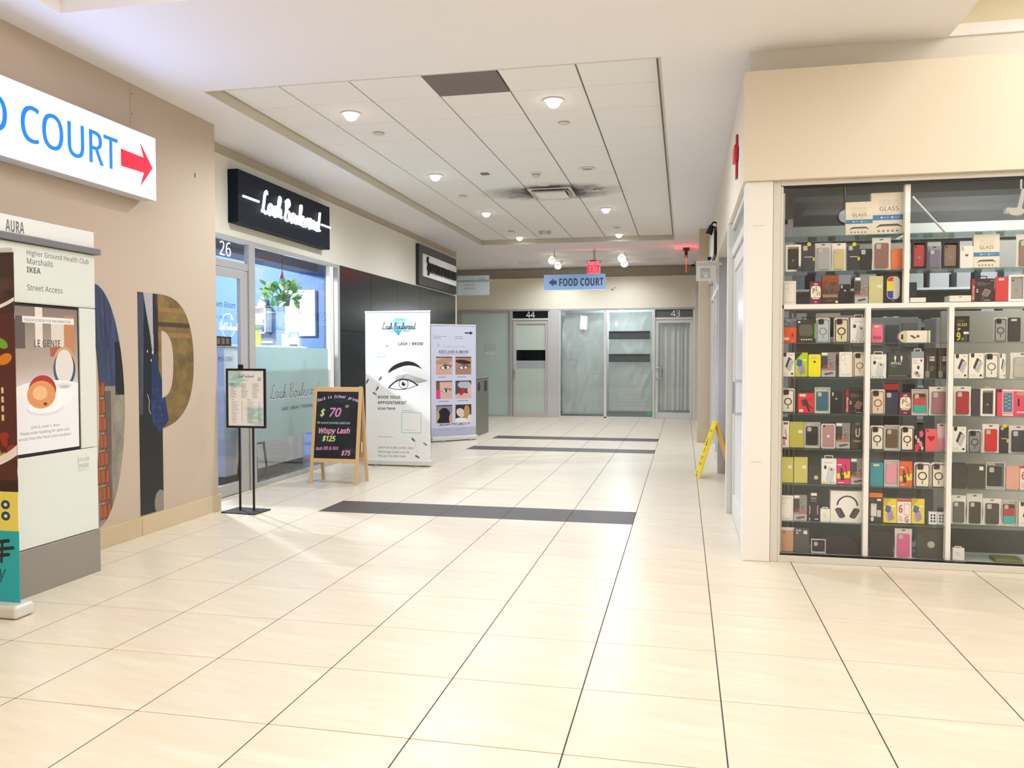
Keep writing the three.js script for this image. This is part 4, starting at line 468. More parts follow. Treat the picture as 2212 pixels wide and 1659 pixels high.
struct('ceiling_shop', bb(0.62, 4.9, 3.5, 3.6, -10.3, -6.28), mat(0x3c4044, 0.9)); struct('floor_shop', bb(0.62, 4.9, -0.003, 0.002, -10.3, -6.2), mat(0x8a9494, 0.5)); mesh('wall_rail', bb(0.7, 4.8, 2.84, 3.02, -10.2, -10.12), mat(0x8a8e88, 0.6), shop);
struct('wall_shop_return', bb(0.62, 1.0, 2.78, 3.6, -10.2, -8.06), sw); struct('wall_shop_upper', bb(1.0, 4.8, 3.02, 3.5, -10.2, -10.15), mat(0x303335, 0.8));
const rack = thing('display_rack', 'white gridded display rack with glass shelves in shop window', 'display rack');
const UP = [[1.506, 1.542, 1.862, 2.69], [1.26, 1.295, 0.056, 1.83], [1.802, 1.836, 0.056, 1.83], [2.345, 2.38, 0.056, 1.83], [2.36, 2.395, 1.862, 2.69], [2.9, 2.935, 0.056, 2.69]];
for (const [a, b, c, d] of UP) mesh('upright', rbb(a, b, c, d, -6.195, -6.145, 0.003), M.bright, rack);
mesh('main_rail', rbb(0.69, 2.935, 1.828, 1.862, -6.42, -6.145, 0.003), M.bright, rack);
mesh('bottom_board', rbb(0.69, 2.935, 0.03, 0.046, -6.5, -6.145, 0.003), mat(0xb9c2c0, 0.4), rack); mesh('side_track', [rbb(0.692, 0.706, 0.05, 2.66, -6.17, -6.145, 0.002)], M.alu, rack);
for (const x of [0.78, 0.815]) mesh('shelf_track', bb(x, x + 0.018, 0.05, 1.83, -6.47, -6.455), mat(0xb4bcbc, 0.4, { metalness: 0.3 }), rack);
const shelfAt = (x0, x1, y) => mesh('glass_shelf', bb(x0, x1, y - 0.007, y - 0.0005, -6.43, -6.165), M.shelf, rack);
for (const y of [2.352, 2.1]) { shelfAt(0.71, 1.506, y); shelfAt(1.542, 2.36, y); }
for (const y of [1.586, 1.334, 1.073, 0.818, 0.56, 0.29]) { shelfAt(0.71, 1.26, y); shelfAt(1.295, 1.802, y); shelfAt(1.836, 2.345, y); }
// shop interior
const inShop = (n, l, c, g, m) => single(n, l, c, g, m);
inShop('ceiling_duct', 'long dark duct under the open shop ceiling', 'duct', rb(4, 0.3, 0.5, 0.03, 2.75, 3.3, -7.6), mat(0x2c2f33, 0.6)); inShop('cable_tray', 'grey cable tray crossing the open shop ceiling', 'cable tray', [bx(4, 0.02, 0.3, 2.75, 3.05, -8.5), bx(4, 0.1, 0.015, 2.75, 3.1, -8.35), bx(4, 0.1, 0.015, 2.75, 3.1, -8.65)], mat(0x6d757a, 0.5)); inShop('ceiling_pipe', 'thin white pipe under the shop ceiling by pillar', 'pipe', tube([[0.72, 2.83, -6.9], [1.1, 2.93, -7.0], [1.9, 2.9, -7.1], [3.5, 2.95, -7.3]], 0.014, 30), mat(0xb8bdbb, 0.4));
inShop('ceiling_plate', 'pale tilted ceiling panel inside the phone shop', 'panel', rb(0.7, 0.02, 0.5, 0.003).rotateZ(0.15).translate(1.35, 3.15, -7.4), mat(0x8d9493, 0.7));
inShop('hanging_rod', 'white diagonal rod behind the upper shop glass', 'rod', tube([[1.668, 2.683, -6.6], [1.898, 2.41, -6.6]], 0.008, 3), M.white);  // slanted white tube behind the glass, nothing holds it up
inShop('hanging_wire', 'slim pale rod slanting behind upper glass carton', 'rod', tube([[2.06, 2.12, -6.55], [2.24, 2.33, -6.55]], 0.006, 3), M.aluWhite);  // thin pale tube, stands free without support
{ const t = thing('ring_lamp', 'round black-rimmed lamp behind the tempered glass cartons', 'lamp', [1.36, 2.7, -7.5]); mesh('rim', new THREE.TorusGeometry(0.062, 0.009, 10, 30), M.black, t); mesh('lens', cy(0.058, 0.058, 0.01, 0, 0, 0, 26).rotateX(Math.PI / 2), mat(0xb9c1c4, 0.3), t); mesh('arm', tube([[0, 0.06, -0.02], [0, 0.3, -0.06], [0.02, 0.8, -0.06]], 0.01, 10), M.black, t); }
{ const t = thing('white_spotlight', 'white track spotlight with long arm in the phone shop', 'spotlight', [2.57, 2.67, -7.2]); mesh('arm', rb(0.03, 0.16, 0.02, 0.004, 0.04, 0.08, 0).rotateZ(-0.2), M.white, t); mesh('head', rb(0.12, 0.055, 0.08, 0.012, 0, -0.03, 0).rotateZ(-0.12), M.white, t); mesh('lens', cy(0.045, 0.045, 0.01, 0, 0, 0, 20).rotateX(Math.PI / 2).scale(1.3, 0.7, 1).translate(0.0, -0.035, 0.052), mat(0xf6eeda, 0.3), t); mesh('track', bx(1.6, 0.03, 0.03, 0, 0.85, 0), M.white, t); mesh('stem', cy(0.008, 0.008, 0.7, 0.05, 0.5, 0, 8), M.white, t); }
{ const t = thing('glass_counter', 'long grey glass counter inside the phone shop', 'counter', [2.5, 0, -7.9]); mesh('counter_case', rb(3.3, 0.9, 0.5, 0.01, 0, 0.45, 0), mat(0x56605f, 0.35), t); mesh('counter_top', rb(3.36, 0.04, 0.56, 0.006, 0, 0.93, 0), mat(0xa3aaa8, 0.2), t); mesh('inner_shelf', bx(3.2, 0.02, 0.02, 0, 0.55, 0.26), M.alu, t); for (let i = 0; i < 5; i++) mesh('counter_seam', bx(0.02, 0.86, 0.012, -1.6 + i * 0.8, 0.46, 0.252), M.alu, t); }
{ const t = thing('monitor', 'dark computer screen on the shop counter', 'monitor', [1.82, 0.95, -7.85]); mesh('screen', rb(0.42, 0.3, 0.03, 0.006, 0, 1.05, 0), mat(0x3a4a55, 0.2), t); mesh('stand_post', rb(0.05, 0.92, 0.04, 0.006, 0, 0.46, -0.02), M.alu, t); mesh('stand_base', rb(0.24, 0.015, 0.18, 0.004, 0, 0.008, 0), M.alu, t); }
for (let r = 0; r < 3; r++) { const t = thing('back_shelf', ['topmost', 'middle', 'lowest'][r] + ' grey stock shelf on the rear shop wall', 'shelf', [2.7, 1.15 + r * 0.55, -10.02]); mesh('board', bx(4, 0.025, 0.3), mat(0x9da6a6, 0.5), t); const ms = [0x59656d, 0x7b8084, 0x50565a, 0x8b8f93, 0x6b5346, 0x7f8785]; for (let i = 0; i < 16; i++) { const h = 0.16 + rnd() * 0.24, w = 0.12 + rnd() * 0.1; mesh('stock_box', rb(w, h, 0.2, 0.004, -1.9 + i * 0.25, 0.0125 + h / 2, 0), mat(ms[Math.floor(rnd() * 6)], 0.6), t); } }
{ const t = thing('shop_lamp', 'unseen flat lamp placed to light the phone shop interior', 'unseen light', [3.4, 3.38, -8.9]); mesh('lamp_base', rb(0.4, 0.04, 0.4, 0.006, 0, 0.03, 0), M.white, t); mesh('lamp_globe', rb(0.34, 0.03, 0.34, 0.01, 0, 0, 0), glow(0xeff5ff, 1.4), t); const l = new THREE.PointLight(0xf9f8f4, SHOP, 0, 2); l.position.set(0, -0.06, 0); l.castShadow = true; l.shadow.radius = 6; t.add(l); }  // lamp out of view, placed to light the shop interior


inShop('back_board', 'tall pale grey board standing behind the outer goods column', 'board', rb(0.62, 1.5, 0.02, 0.004, 2.22, 1.08, -6.72), mat(0xc3c7c2, 0.6));
inShop('low_block', 'dark low block under the pale grey board', 'block', rb(0.66, 0.32, 0.2, 0.006, 2.22, 0.162, -6.74), mat(0x4a504f, 0.6));
inShop('wooden_board', 'brown wooden board lying behind the pillar goods column', 'board', rb(0.46, 0.09, 0.3, 0.004, 1.13, 1.46, -6.95), mat(0x9a5a28, 0.5));
inShop('board_shelf', 'narrow grey cabinet carrying the brown wooden board', 'cabinet', rb(0.5, 1.41, 0.34, 0.006, 1.13, 0.707, -6.97), mat(0x7d9194, 0.4));
inShop('white_side_panel', 'upright white panel beside the middle goods column', 'panel', rb(0.03, 1.75, 0.3, 0.004, 1.86, 0.9, -6.75), mat(0xcfd6d6, 0.5));
{ const t = thing('stock_cabinet', 'grey cabinet with hanging packs behind the middle goods column', 'cabinet', [1.57, 0, -7.0]); mesh('cabinet_body', rb(0.52, 1.8, 0.2, 0.006, 0, 0.9, -0.1), mat(0x9ea4a2, 0.6), t); const cs = [0x5c646c, 0x7d8790, 0x34393f, 0xa9aeb0, 0x6d7a85, 0x8a8a90]; for (let r = 0; r < 7; r++) for (let i = 0; i < 4; i++) mesh('hanging_pack', rb(0.085 + rnd() * 0.03, 0.15 + rnd() * 0.05, 0.015, 0.003, -0.19 + i * 0.127, 0.22 + r * 0.24, 0.012), mat(cs[Math.floor(rnd() * 6)], 0.4), t); }
inShop('red_header_card', 'small red header card above the navy silicone case', 'card', rb(0.1, 0.045, 0.004, 0.001, 1.462, 1.268, -6.26), mat(0xcf2f2c, 0.4));
inShop('pouch_header', 'white slotted pouch header behind the slate blue case', 'pouch', ext(frameShape(0.17, 0.21, 0.006, 0.03, 0.11), 0.004, 0.0005).translate(1.03, 1.587, -6.29), mat(0xefece4, 0.5));
inShop('multi_tool', 'small dark tool with red tip leaning on white carton', 'tool', [rb(0.012, 0.1, 0.008, 0.003).rotateZ(-0.75).translate(0.842, 2.145, -6.185), rb(0.03, 0.035, 0.01, 0.004, 0.812, 2.12, -6.185)], mat(0x3a4650, 0.4));
{ const t = thing('window_lamp', 'unseen slim lamp placed to light the phone shop window shelves', 'unseen light', [1.75, 3.42, -6.5]); mesh('lamp_base', rb(1.2, 0.05, 0.12, 0.006, 0, 0.04, 0), M.white, t); mesh('lamp_globe', rb(1.16, 0.03, 0.1, 0.01), glow(0xf6fbff, 1.4), t); const l = new THREE.RectAreaLight(0xf3f8ff, 34, 1.16, 0.1); l.position.set(0, -0.02, 0); l.rotation.x = -Math.PI / 2; t.add(l); }  // unseen behind the fascia, lights the shelves and the boards behind them
// ---- printed fronts, one atlas
const AW = 204, AH = 256, ATL = canvas(2048, 2048, (c) => fillR(c, '#fff', 0, 0, 2048, 2048)), ac = ATL.getContext('2d'), cells = {};
const phone = (c, col, x, y, w, h, r, rim = '#555') => { c.save(); c.translate(x, y); c.rotate(r); c.fillStyle = col; c.strokeStyle = rim; c.lineWidth = 3; c.beginPath(); c.roundRect(-w / 2, -h / 2, w, h, 9); c.fill(); c.stroke(); c.restore(); };
const bgs = (col) => (c) => fillR(c, col, 0, 0, AW, AH);
const fold = (bg, dark) => (c) => { fillR(c, bg, 0, 0, AW, AH); blob(c, dark, [0, 0], [120, 0], [0, 90]); phone(c, '#3a66b0', 70, 110, 80, 70, 0.3); phone(c, '#a493c4', 110, 180, 80, 90, -0.35); for (let i = 0; i < 4; i++) ell(c, '#d9b08f', 50 + i * 4, 170 + i * 17, 26, 8, 0.5); fillR(c, '#f5f5e8', 130, 70, 50, 16); };
const charger = (bg, acc) => (c) => { fillR(c, bg, 0, 0, AW, AH); blob(c, acc, [0, 150], [AW, 120], [AW, 190], [0, 200]); fillR(c, '#fff', 10, 56, 60, 10); line(c, '#1d1d1d', 14, [125, 60], [155, 150]); phone(c, '#2b2827', 80, 170, 54, 90, -0.2, '#111'); phone(c, '#3d3a38', 72, 110, 30, 40, -0.2, '#111'); ell(c, '#c9ccd0', 86, 150, 9, 9); greek(c, 20, 236, 110, 1, 8, '#fff', 6); };
const D = {
  glass: (c) => { fillR(c, '#efe7d3', 0, 0, AW, AH); txt(c, 'PREMIUM', 102, 60, 25, '#cfc6b2', 'center'); txt(c, 'TEMPERED', 102, 82, 25, '#cfc6b2', 'center'); txt(c, 'GLASS', 102, 112, 36, '#2f3338', 'center', 'sans-serif', '', 1.1); greek(c, 55, 122, 95, 1, 6, '#999', 2); fillR(c, '#3f86bd', 0, 136, AW, 32); for (const x of [60, 120]) { ell(c, '#dcebf5', x, 152, 6, 6); fillR(c, '#9cc4df', x + 10, 150, 30, 4); } blob(c, '#26282c', [30, 212], [50, 194], [150, 192], [176, 208], [172, 212], [148, 200], [54, 202], [34, 214]); blob(c, '#6f6074', [46, 206], [56, 198], [146, 197], [158, 206]); for (let i = 0; i < 5; i++) ell(c, '#8f8b80', 45 + i * 26, 234, 7, 7); },
  outline: (c) => { fillR(c, '#f6f3ea', 0, 0, AW, AH); c.strokeStyle = '#bdb8ac'; c.lineWidth = 4; c.beginPath(); c.roundRect(20, 22, 164, 212, 22); c.stroke(); c.beginPath(); c.roundRect(30, 32, 58, 54, 16); c.stroke(); greek(c, 84, 120, 40, 2, 10, '#cfc9bb', 3); },
  play: (c) => { fillR(c, '#6e2348', 0, 0, AW, AH); c.fillStyle = '#f3ead2'; c.beginPath(); c.roundRect(14, 50, 176, 150, 44); c.fill(); txt(c, 'P', 40, 130, 76, '#241a1c', 'left', 'serif', 'bold'); txt(c, 'L', 96, 110, 70, '#241a1c', 'left', 'serif', 'bold'); txt(c, 'AY', 110, 160, 52, '#3a2c2c', 'left', 'serif', 'bold'); for (let i = 0; i < 5; i++) ell(c, '#2b2020', 34 + i * 32, 186, 12, 5, i); ell(c, '#e06a86', 102, 232, 30, 12); ell(c, '#e58a9a', 102, 30, 40, 14); },
  kong: (c) => { const g = c.createLinearGradient(0, 0, 0, AH); g.addColorStop(0, '#b0522a'); g.addColorStop(0.4, '#6d4434'); g.addColorStop(1, '#3a2b25'); fillR(c, g, 0, 0, AW, AH); for (let i = 0; i < 30; i++) { c.globalAlpha = 0.2; ell(c, i % 2 ? '#8d7868' : '#241a17', 40 + rnd() * 130, 50 + rnd() * 110, 18, 14); } c.globalAlpha = 1; txt(c, 'KINGKONG', 102, 196, 36, '#c9b9a5', 'center', 'sans-serif', 'bold', 0.95); greek(c, 60, 224, 80, 1, 8, '#8f7f70', 4); fillR(c, '#f4f1ea', 166, 228, 28, 20); },
  venom: (c) => { fillR(c, '#8f8f90', 0, 0, AW, AH); fillR(c, '#3e3d42', 0, 40, 90, 130); for (let i = 0; i < 24; i++) { c.globalAlpha = 0.5; line(c, i % 2 ? '#d9d9d9' : '#202024', 6, [100 + rnd() * 80, 50 + rnd() * 90], [110 + rnd() * 80, 60 + rnd() * 100]); } c.globalAlpha = 1; fillR(c, '#f2f2ee', 6, 6, 80, 24); fillR(c, '#b9b9b6', 0, 190, AW, 66); txt(c, 'Glass', 102, 180, 60, '#cf5a52', 'center', 'serif', 'bold italic'); blob(c, '#55565a', [40, 220], [160, 206], [176, 222], [60, 240]); },
  stripe: (c) => { fillR(c, '#1c1b1d', 0, 0, AW, AH); c.save(); c.beginPath(); c.roundRect(36, 40, 130, 180, 40); c.clip(); fillR(c, '#d9d5cf', 36, 40, 130, 180); fillR(c, '#e2372c', 36, 40, 64, 50); fillR(c, '#f5e01d', 36, 76, 64, 80); fillR(c, '#2a47ad', 36, 156, 64, 70); c.restore(); c.strokeStyle = '#e8e4dc'; c.lineWidth = 5; c.beginPath(); c.roundRect(36, 40, 130, 180, 40); c.stroke(); txt(c, 'OUT', 102, 242, 16, '#ddd', 'center'); },
  blank: bgs('#f1ede2'), tab: (c) => { fillR(c, '#eeeae0', 0, 0, AW, AH); ell(c, '#444', 102, 60, 18, 14); },
  drive: (c) => { fillR(c, '#2a2728', 0, 0, AW, AH); fillR(c, '#a1232f', 0, 0, 32, AH); txt(c, 'Micro Storage', 24, 236, 24, '#f0dede', 'left', 'sans-serif', 'bold', 1, -Math.PI / 2); greek(c, 50, 40, 120, 3, 14, '#8a8686', 5); ell(c, '#d9b9ae', 52, 124, 9, 9); ell(c, '#d8d2cc', 52, 146, 9, 9); phone(c, '#8a6f6c', 132, 160, 56, 74, 0.45, '#cdbdb8'); line(c, '#6b5a58', 14, [112, 196], [92, 236]); greek(c, 110, 240, 70, 1, 8, '#eee', 5); fillR(c, '#c24a55', 170, 16, 26, 14); },
  orange: (c) => { fillR(c, '#f0552c', 0, 100, AW, 156); fillR(c, '#5d6b78', 0, 0, AW, 100); for (let i = 0; i < 14; i++) { c.globalAlpha = 0.6; line(c, i % 2 ? '#a8c6d8' : '#2c333c', 6, [rnd() * AW, 10 + rnd() * 80], [rnd() * AW, 10 + rnd() * 80]); } c.globalAlpha = 1; fillR(c, '#f7d9cb', 24, 200, 76, 26); fillR(c, '#5a4a48', 134, 160, 28, 34); greek(c, 130, 230, 60, 1, 8, '#f7d9cb', 5); },
  mount: (c) => { fillR(c, '#33312f', 0, 0, AW, AH); c.fillStyle = '#605f59'; c.beginPath(); c.roundRect(20, 50, 150, 130, 40); c.fill(); fillR(c, '#5fbf4a', 188, 40, 16, 170); for (let i = 0; i < 5; i++) fillR(c, '#cfcfc9', 40 + i * 26, 212, 18, 16); fillR(c, '#efefe8', 8, 14, 24, 20); },
  clearwhite: (c) => { fillR(c, '#f2f2ee', 0, 0, AW, AH); txt(c, 'SuperCase', 40, 48, 22, '#8d9194'); c.fillStyle = '#3b3f42'; c.beginPath(); for (let i = 0; i < 6; i++) c.lineTo(50 + 22 * Math.cos(i * 1.047 + 0.5), 88 + 22 * Math.sin(i * 1.047 + 0.5)); c.fill(); phone(c, '#d3d9dc', 122, 160, 84, 140, 0.25, '#9aa2a6'); ell(c, '#2b2d30', 128, 108, 8, 10); ell(c, '#2b2d30', 142, 114, 7, 8); for (let i = 0; i < 4; i++) fillR(c, '#8f9599', 20 + i * 44, 236, 26, 9); },
  screen: (c) => { fillR(c, '#f4f1e9', 0, 0, AW, AH); blob(c, '#2b2a2b', [24, 0], [72, 0], [72, 36], [48, 48], [24, 36]); greek(c, 130, 22, 50, 1, 8, '#bbb', 7); phone(c, '#3e4147', 110, 112, 62, 116, 0.5, '#222'); phone(c, '#c8cbd0', 134, 132, 62, 116, 0.5, '#3a3a3a'); line(c, '#4a4c50', 4, [110, 170], [140, 130], [160, 96]); txt(c, 'GLASS', 20, 232, 26, '#c5bc9c'); fillR(c, '#222', 150, 216, 30, 20); },
  foldlime: fold('#b9d82e', '#26301a'), foldyellow: fold('#ecd94a', '#cdb02e'), pinkcar: charger('#de2373', '#f5e01d'), orangecar: charger('#e8642a', '#f5d02a'),
  bracket: (c) => { fillR(c, '#e23340', 0, 0, AW, AH); fillR(c, '#f7efe8', 20, 14, 76, 30); phone(c, '#3b3436', 86, 120, 70, 80, -0.3, '#2a2426'); line(c, '#2a2426', 24, [110, 150], [140, 230]); line(c, '#3a3033', 16, [120, 150], [180, 200]); fillR(c, '#f5e6df', 14, 210, 52, 32); greek(c, 120, 60, 70, 3, 14, '#a92833', 6); },
  aux: (c) => { fillR(c, '#f3efe9', 0, 0, AW, AH); fillR(c, '#8d3a30', 60, 12, 110, 20); txt(c, 'A', 90, 120, 60, '#b8432f', 'left', 'sans-serif', 'bold'); txt(c, 'U', 110, 158, 56, '#5a3a36', 'left', 'sans-serif', 'bold'); txt(c, 'X', 30, 238, 110, '#d8532e', 'left', 'sans-serif', 'bold', 1.3); line(c, '#6a2f28', 18, [40, 160], [140, 170]); },
  cable: (c) => { fillR(c, '#4c4a46', 0, 0, AW, AH); c.strokeStyle = '#efece2'; c.lineWidth = 12; c.beginPath(); c.moveTo(78, 70); c.lineTo(78, 110); c.arc(102, 112, 26, Math.PI, 0, true); c.lineTo(128, 60); c.stroke(); fillR(c, '#6d6558', 20, 170, 164, 22); txt(c, 'Magnetic', 102, 188, 22, '#ddd3bf', 'center'); ell(c, '#8a867c', 102, 24, 34, 8); },
  earphone: (c) => { fillR(c, '#27262a', 0, 0, AW, AH); fillR(c, '#efefec', 54, 20, 100, 24); txt(c, 'Wireless', 102, 72, 24, '#ddd', 'center'); txt(c, 'Earphones', 102, 92, 20, '#bbb', 'center'); c.strokeStyle = '#b5a5c4'; c.lineWidth = 16; c.beginPath(); c.arc(-20, 160, 60, -0.6, 0.6); c.stroke(); c.beginPath(); c.arc(224, 160, 60, 2.5, 3.8); c.stroke(); fillR(c, '#ddd', 120, 232, 60, 8); ell(c, '#eee', 34, 236, 8, 12); },
  small: (c) => { fillR(c, '#f4f1ea', 0, 0, AW, AH); greek(c, 50, 90, 100, 2, 14, '#bbb6aa', 6); ell(c, '#dad5c9', 80, 150, 12, 24, 0.3); ell(c, '#dad5c9', 124, 150, 12, 24, -0.3); },
  headphones: (c) => { fillR(c, '#f5f3ee', 0, 0, AW, AH); c.strokeStyle = '#34353a'; c.lineWidth = 11; c.beginPath(); c.ellipse(104, 120, 62, 78, 0, Math.PI * 1.02, Math.PI * 1.98); c.stroke(); for (const s of [-1, 1]) { c.save(); c.translate(104 + s * 46, 178); c.rotate(s * 0.4); c.fillStyle = '#4b4c52'; c.beginPath(); c.roundRect(-19, -44, 38, 88, 16); c.fill(); c.fillStyle = '#2a2b30'; c.beginPath(); c.roundRect(s > 0 ? -22 : 6, -38, 16, 78, 8); c.fill(); c.restore(); } },
  bullet: (c) => { fillR(c, '#f4efe2', 0, 0, AW, AH); fillR(c, '#d9d0b6', 0, 0, 56, AH); fillR(c, '#3a3935', 18, 80, 14, 100); fillR(c, '#c2b998', 180, 0, 14, AH); phone(c, '#4a4944', 94, 130, 16, 70, -0.4); phone(c, '#66645d', 124, 120, 16, 50, 0); },
  cord: (c) => { fillR(c, '#3d4443', 0, 0, AW, AH); for (const x of [74, 140]) { ell(c, '#f0f0ea', x, 54, 10, 24); fillR(c, '#f0f0ea', x - 4, 60, 8, 34); } txt(c, 'RYTAL', 30, 118, 32, '#f2f2ee', 'left', 'serif', 'bold'); greek(c, 30, 136, 60, 1, 8, '#9aa', 4); fillR(c, '#79a05a', 10, 226, 184, 5); },
  tracker: (c) => { fillR(c, '#f3f0ea', 0, 60, AW, 196); fillR(c, '#95a3a8', 0, 0, AW, 60); greek(c, 20, 80, 90, 3, 14, '#aaa', 5); ell(c, '#3e3e40', 160, 84, 15, 12); ell(c, '#3a3a3c', 110, 150, 22, 18); ell(c, '#d0b09c', 90, 214, 60, 22, 0.3); ell(c, '#4a4746', 90, 200, 18, 14); },
  adapter: (c) => { fillR(c, '#34332f', 0, 0, AW, AH); fillR(c, '#c7c2b2', 84, 70, 84, 18); fillR(c, '#c7c2b2', 84, 92, 84, 18); txt(c, 'USB-C', 88, 86, 18, '#333'); line(c, '#8d897e', 10, [56, 70], [50, 190]); ell(c, '#7a776e', 122, 170, 40, 22); fillR(c, '#5f5c55', 86, 150, 72, 34); c.fillStyle = '#8a877c'; c.beginPath(); c.roundRect(16, 190, 72, 56, 16); c.fill(); },
  adapterorange: (c) => { fillR(c, '#3a332c', 0, 0, AW, AH); fillR(c, '#ec7a22', 0, 0, AW, 40); phone(c, '#dfe3e4', 70, 150, 84, 110, 0.02, '#b5babc'); fillR(c, '#cfd4d6', 120, 150, 60, 60); ell(c, '#e4e6e6', 50, 230, 24, 20); fillR(c, '#eee', 120, 52, 60, 18); txt(c, 'V3', 56, 112, 24, '#333', 'left', 'sans-serif', 'bold'); },
  sixg: (c) => { fillR(c, '#f6efe9', 0, 0, AW, AH); fillR(c, '#d8363c', 0, 0, AW, 26); txt(c, '6', 18, 146, 118, '#b8323a', 'left', 'sans-serif', 'bold'); c.strokeStyle = '#a8585c'; c.lineWidth = 4; c.strokeRect(106, 50, 80, 118); txt(c, 'G', 110, 246, 88, '#b8323a', 'left', 'sans-serif', 'bold'); greek(c, 20, 180, 70, 4, 16, '#c98a88', 6); },
  lens: (c) => { fillR(c, '#e9edf0', 0, 0, AW, AH); for (const [x, y] of [[64, 66], [140, 66], [64, 128], [140, 128], [64, 190], [140, 190]]) { ell(c, '#55585f', x, y, 26, 24); ell(c, '#202228', x, y, 15, 14); } },
  flower: (c) => { fillR(c, '#1f1b20', 0, 0, AW, AH); const fl = (x, y, k, col) => { for (let i = 0; i < 5; i++) ell(c, col, x + Math.cos(i * 1.26) * 20 * k, y + Math.sin(i * 1.26) * 20 * k, 18 * k, 14 * k, i * 1.26); ell(c, '#b93a58', x, y, 8 * k, 8 * k); }; fl(130, 50, 1.2, '#f06c90'); fl(70, 130, 0.9, '#f3c2cc'); fl(120, 170, 1, '#ee9fb2'); fl(40, 220, 1.6, '#e2405f'); fl(20, 90, 0.7, '#f0d5d9'); fl(150, 220, 0.8, '#f4dfe0'); },
  nine: (c) => { fillR(c, '#22211f', 0, 0, AW, AH); greek(c, 30, 38, 140, 2, 12, '#77746c', 6); txt(c, 'GLASS', 102, 100, 44, '#e0d64a', 'center', 'serif', 'bold', 0.95); blob(c, '#b7b6ae', [40, 116], [90, 122], [44, 150]); txt(c, '9', 24, 240, 110, '#e6db3f', 'left', 'sans-serif', 'bold'); txt(c, 'H', 92, 244, 40, '#e6db3f', 'left', 'sans-serif', 'bold italic'); fillR(c, '#efece2', 124, 156, 72, 24); phone(c, '#4b5357', 152, 216, 40, 70, 0); },
  armband: (c) => { fillR(c, '#e5496f', 0, 0, AW, AH); fillR(c, '#3b3336', 0, 0, 24, 30); c.fillStyle = '#f0a9b8'; c.beginPath(); c.roundRect(28, 22, 62, 210, 8); c.fill(); fillR(c, '#4f7d92', 34, 34, 50, 180); for (let i = 0; i < 8; i++) fillR(c, '#9fc3cf', 40 + (i % 2) * 20, 48 + i * 18, 16, 8); fillR(c, '#f5e6df', 30, 4, 170, 16); fillR(c, '#2b2226', 114, 90, 10, 70); ell(c, '#c99a7a', 150, 40, 44, 22); fillR(c, '#f9dfe2', 110, 210, 90, 14); fillR(c, '#f7f2ec', 30, 236, 60, 14); },
  flat: bgs('#77783a'),
};
Object.keys(D).forEach((k, i) => { const x = (i % 10) * AW, y = Math.floor(i / 10) * AH; ac.save(); ac.beginPath(); ac.rect(x, y, AW, AH); ac.clip(); ac.translate(x, y); D[k](ac, AW, AH); ac.restore(); cells[k] = [x / 2048, 1 - (y + AH) / 2048, AW / 2048, AH / 2048]; });
const atlas = new THREE.CanvasTexture(ATL); atlas.colorSpace = THREE.SRGBColorSpace; atlas.anisotropy = 8;
const atlasMat = printed(atlas, 0.4);
function front(w, h, cell, z, x = 0, y = h / 2) { const g = bx(w, h, 0.0016, x, y, z), uv = g.attributes.uv, [u, v, a, b] = cells[cell], e = 0.004; for (let i = 0; i < uv.count; i++) uv.setXY(i, u + e * a + uv.getX(i) * a * (1 - 2 * e), v + e * b + uv.getY(i) * b * (1 - 2 * e)); return g; }
const SIDE = { glass: 0xe9dfc8, kong: 0x4a3329, venom: 0x77777a, stripe: 0x1b1b1c, drive: 0x262324, orange: 0xd84c28, mount: 0x2d2c2a, foldlime: 0x9fbd25, foldyellow: 0xd8c13c, pinkcar: 0xc81f66, orangecar: 0xd0561f, bracket: 0xc22a36, cable: 0x3a3936, earphone: 0x232226, cord: 0x343a39, adapter: 0x2c2b28, adapterorange: 0x332d27, flower: 0x1c181c, nine: 0x1d1c1a, armband: 0xcf3f63, flat: 0x6c6d33, play: 0x5e1e3e, lens: 0xd5d9dc };
const hex = (s) => parseInt(s, 16);
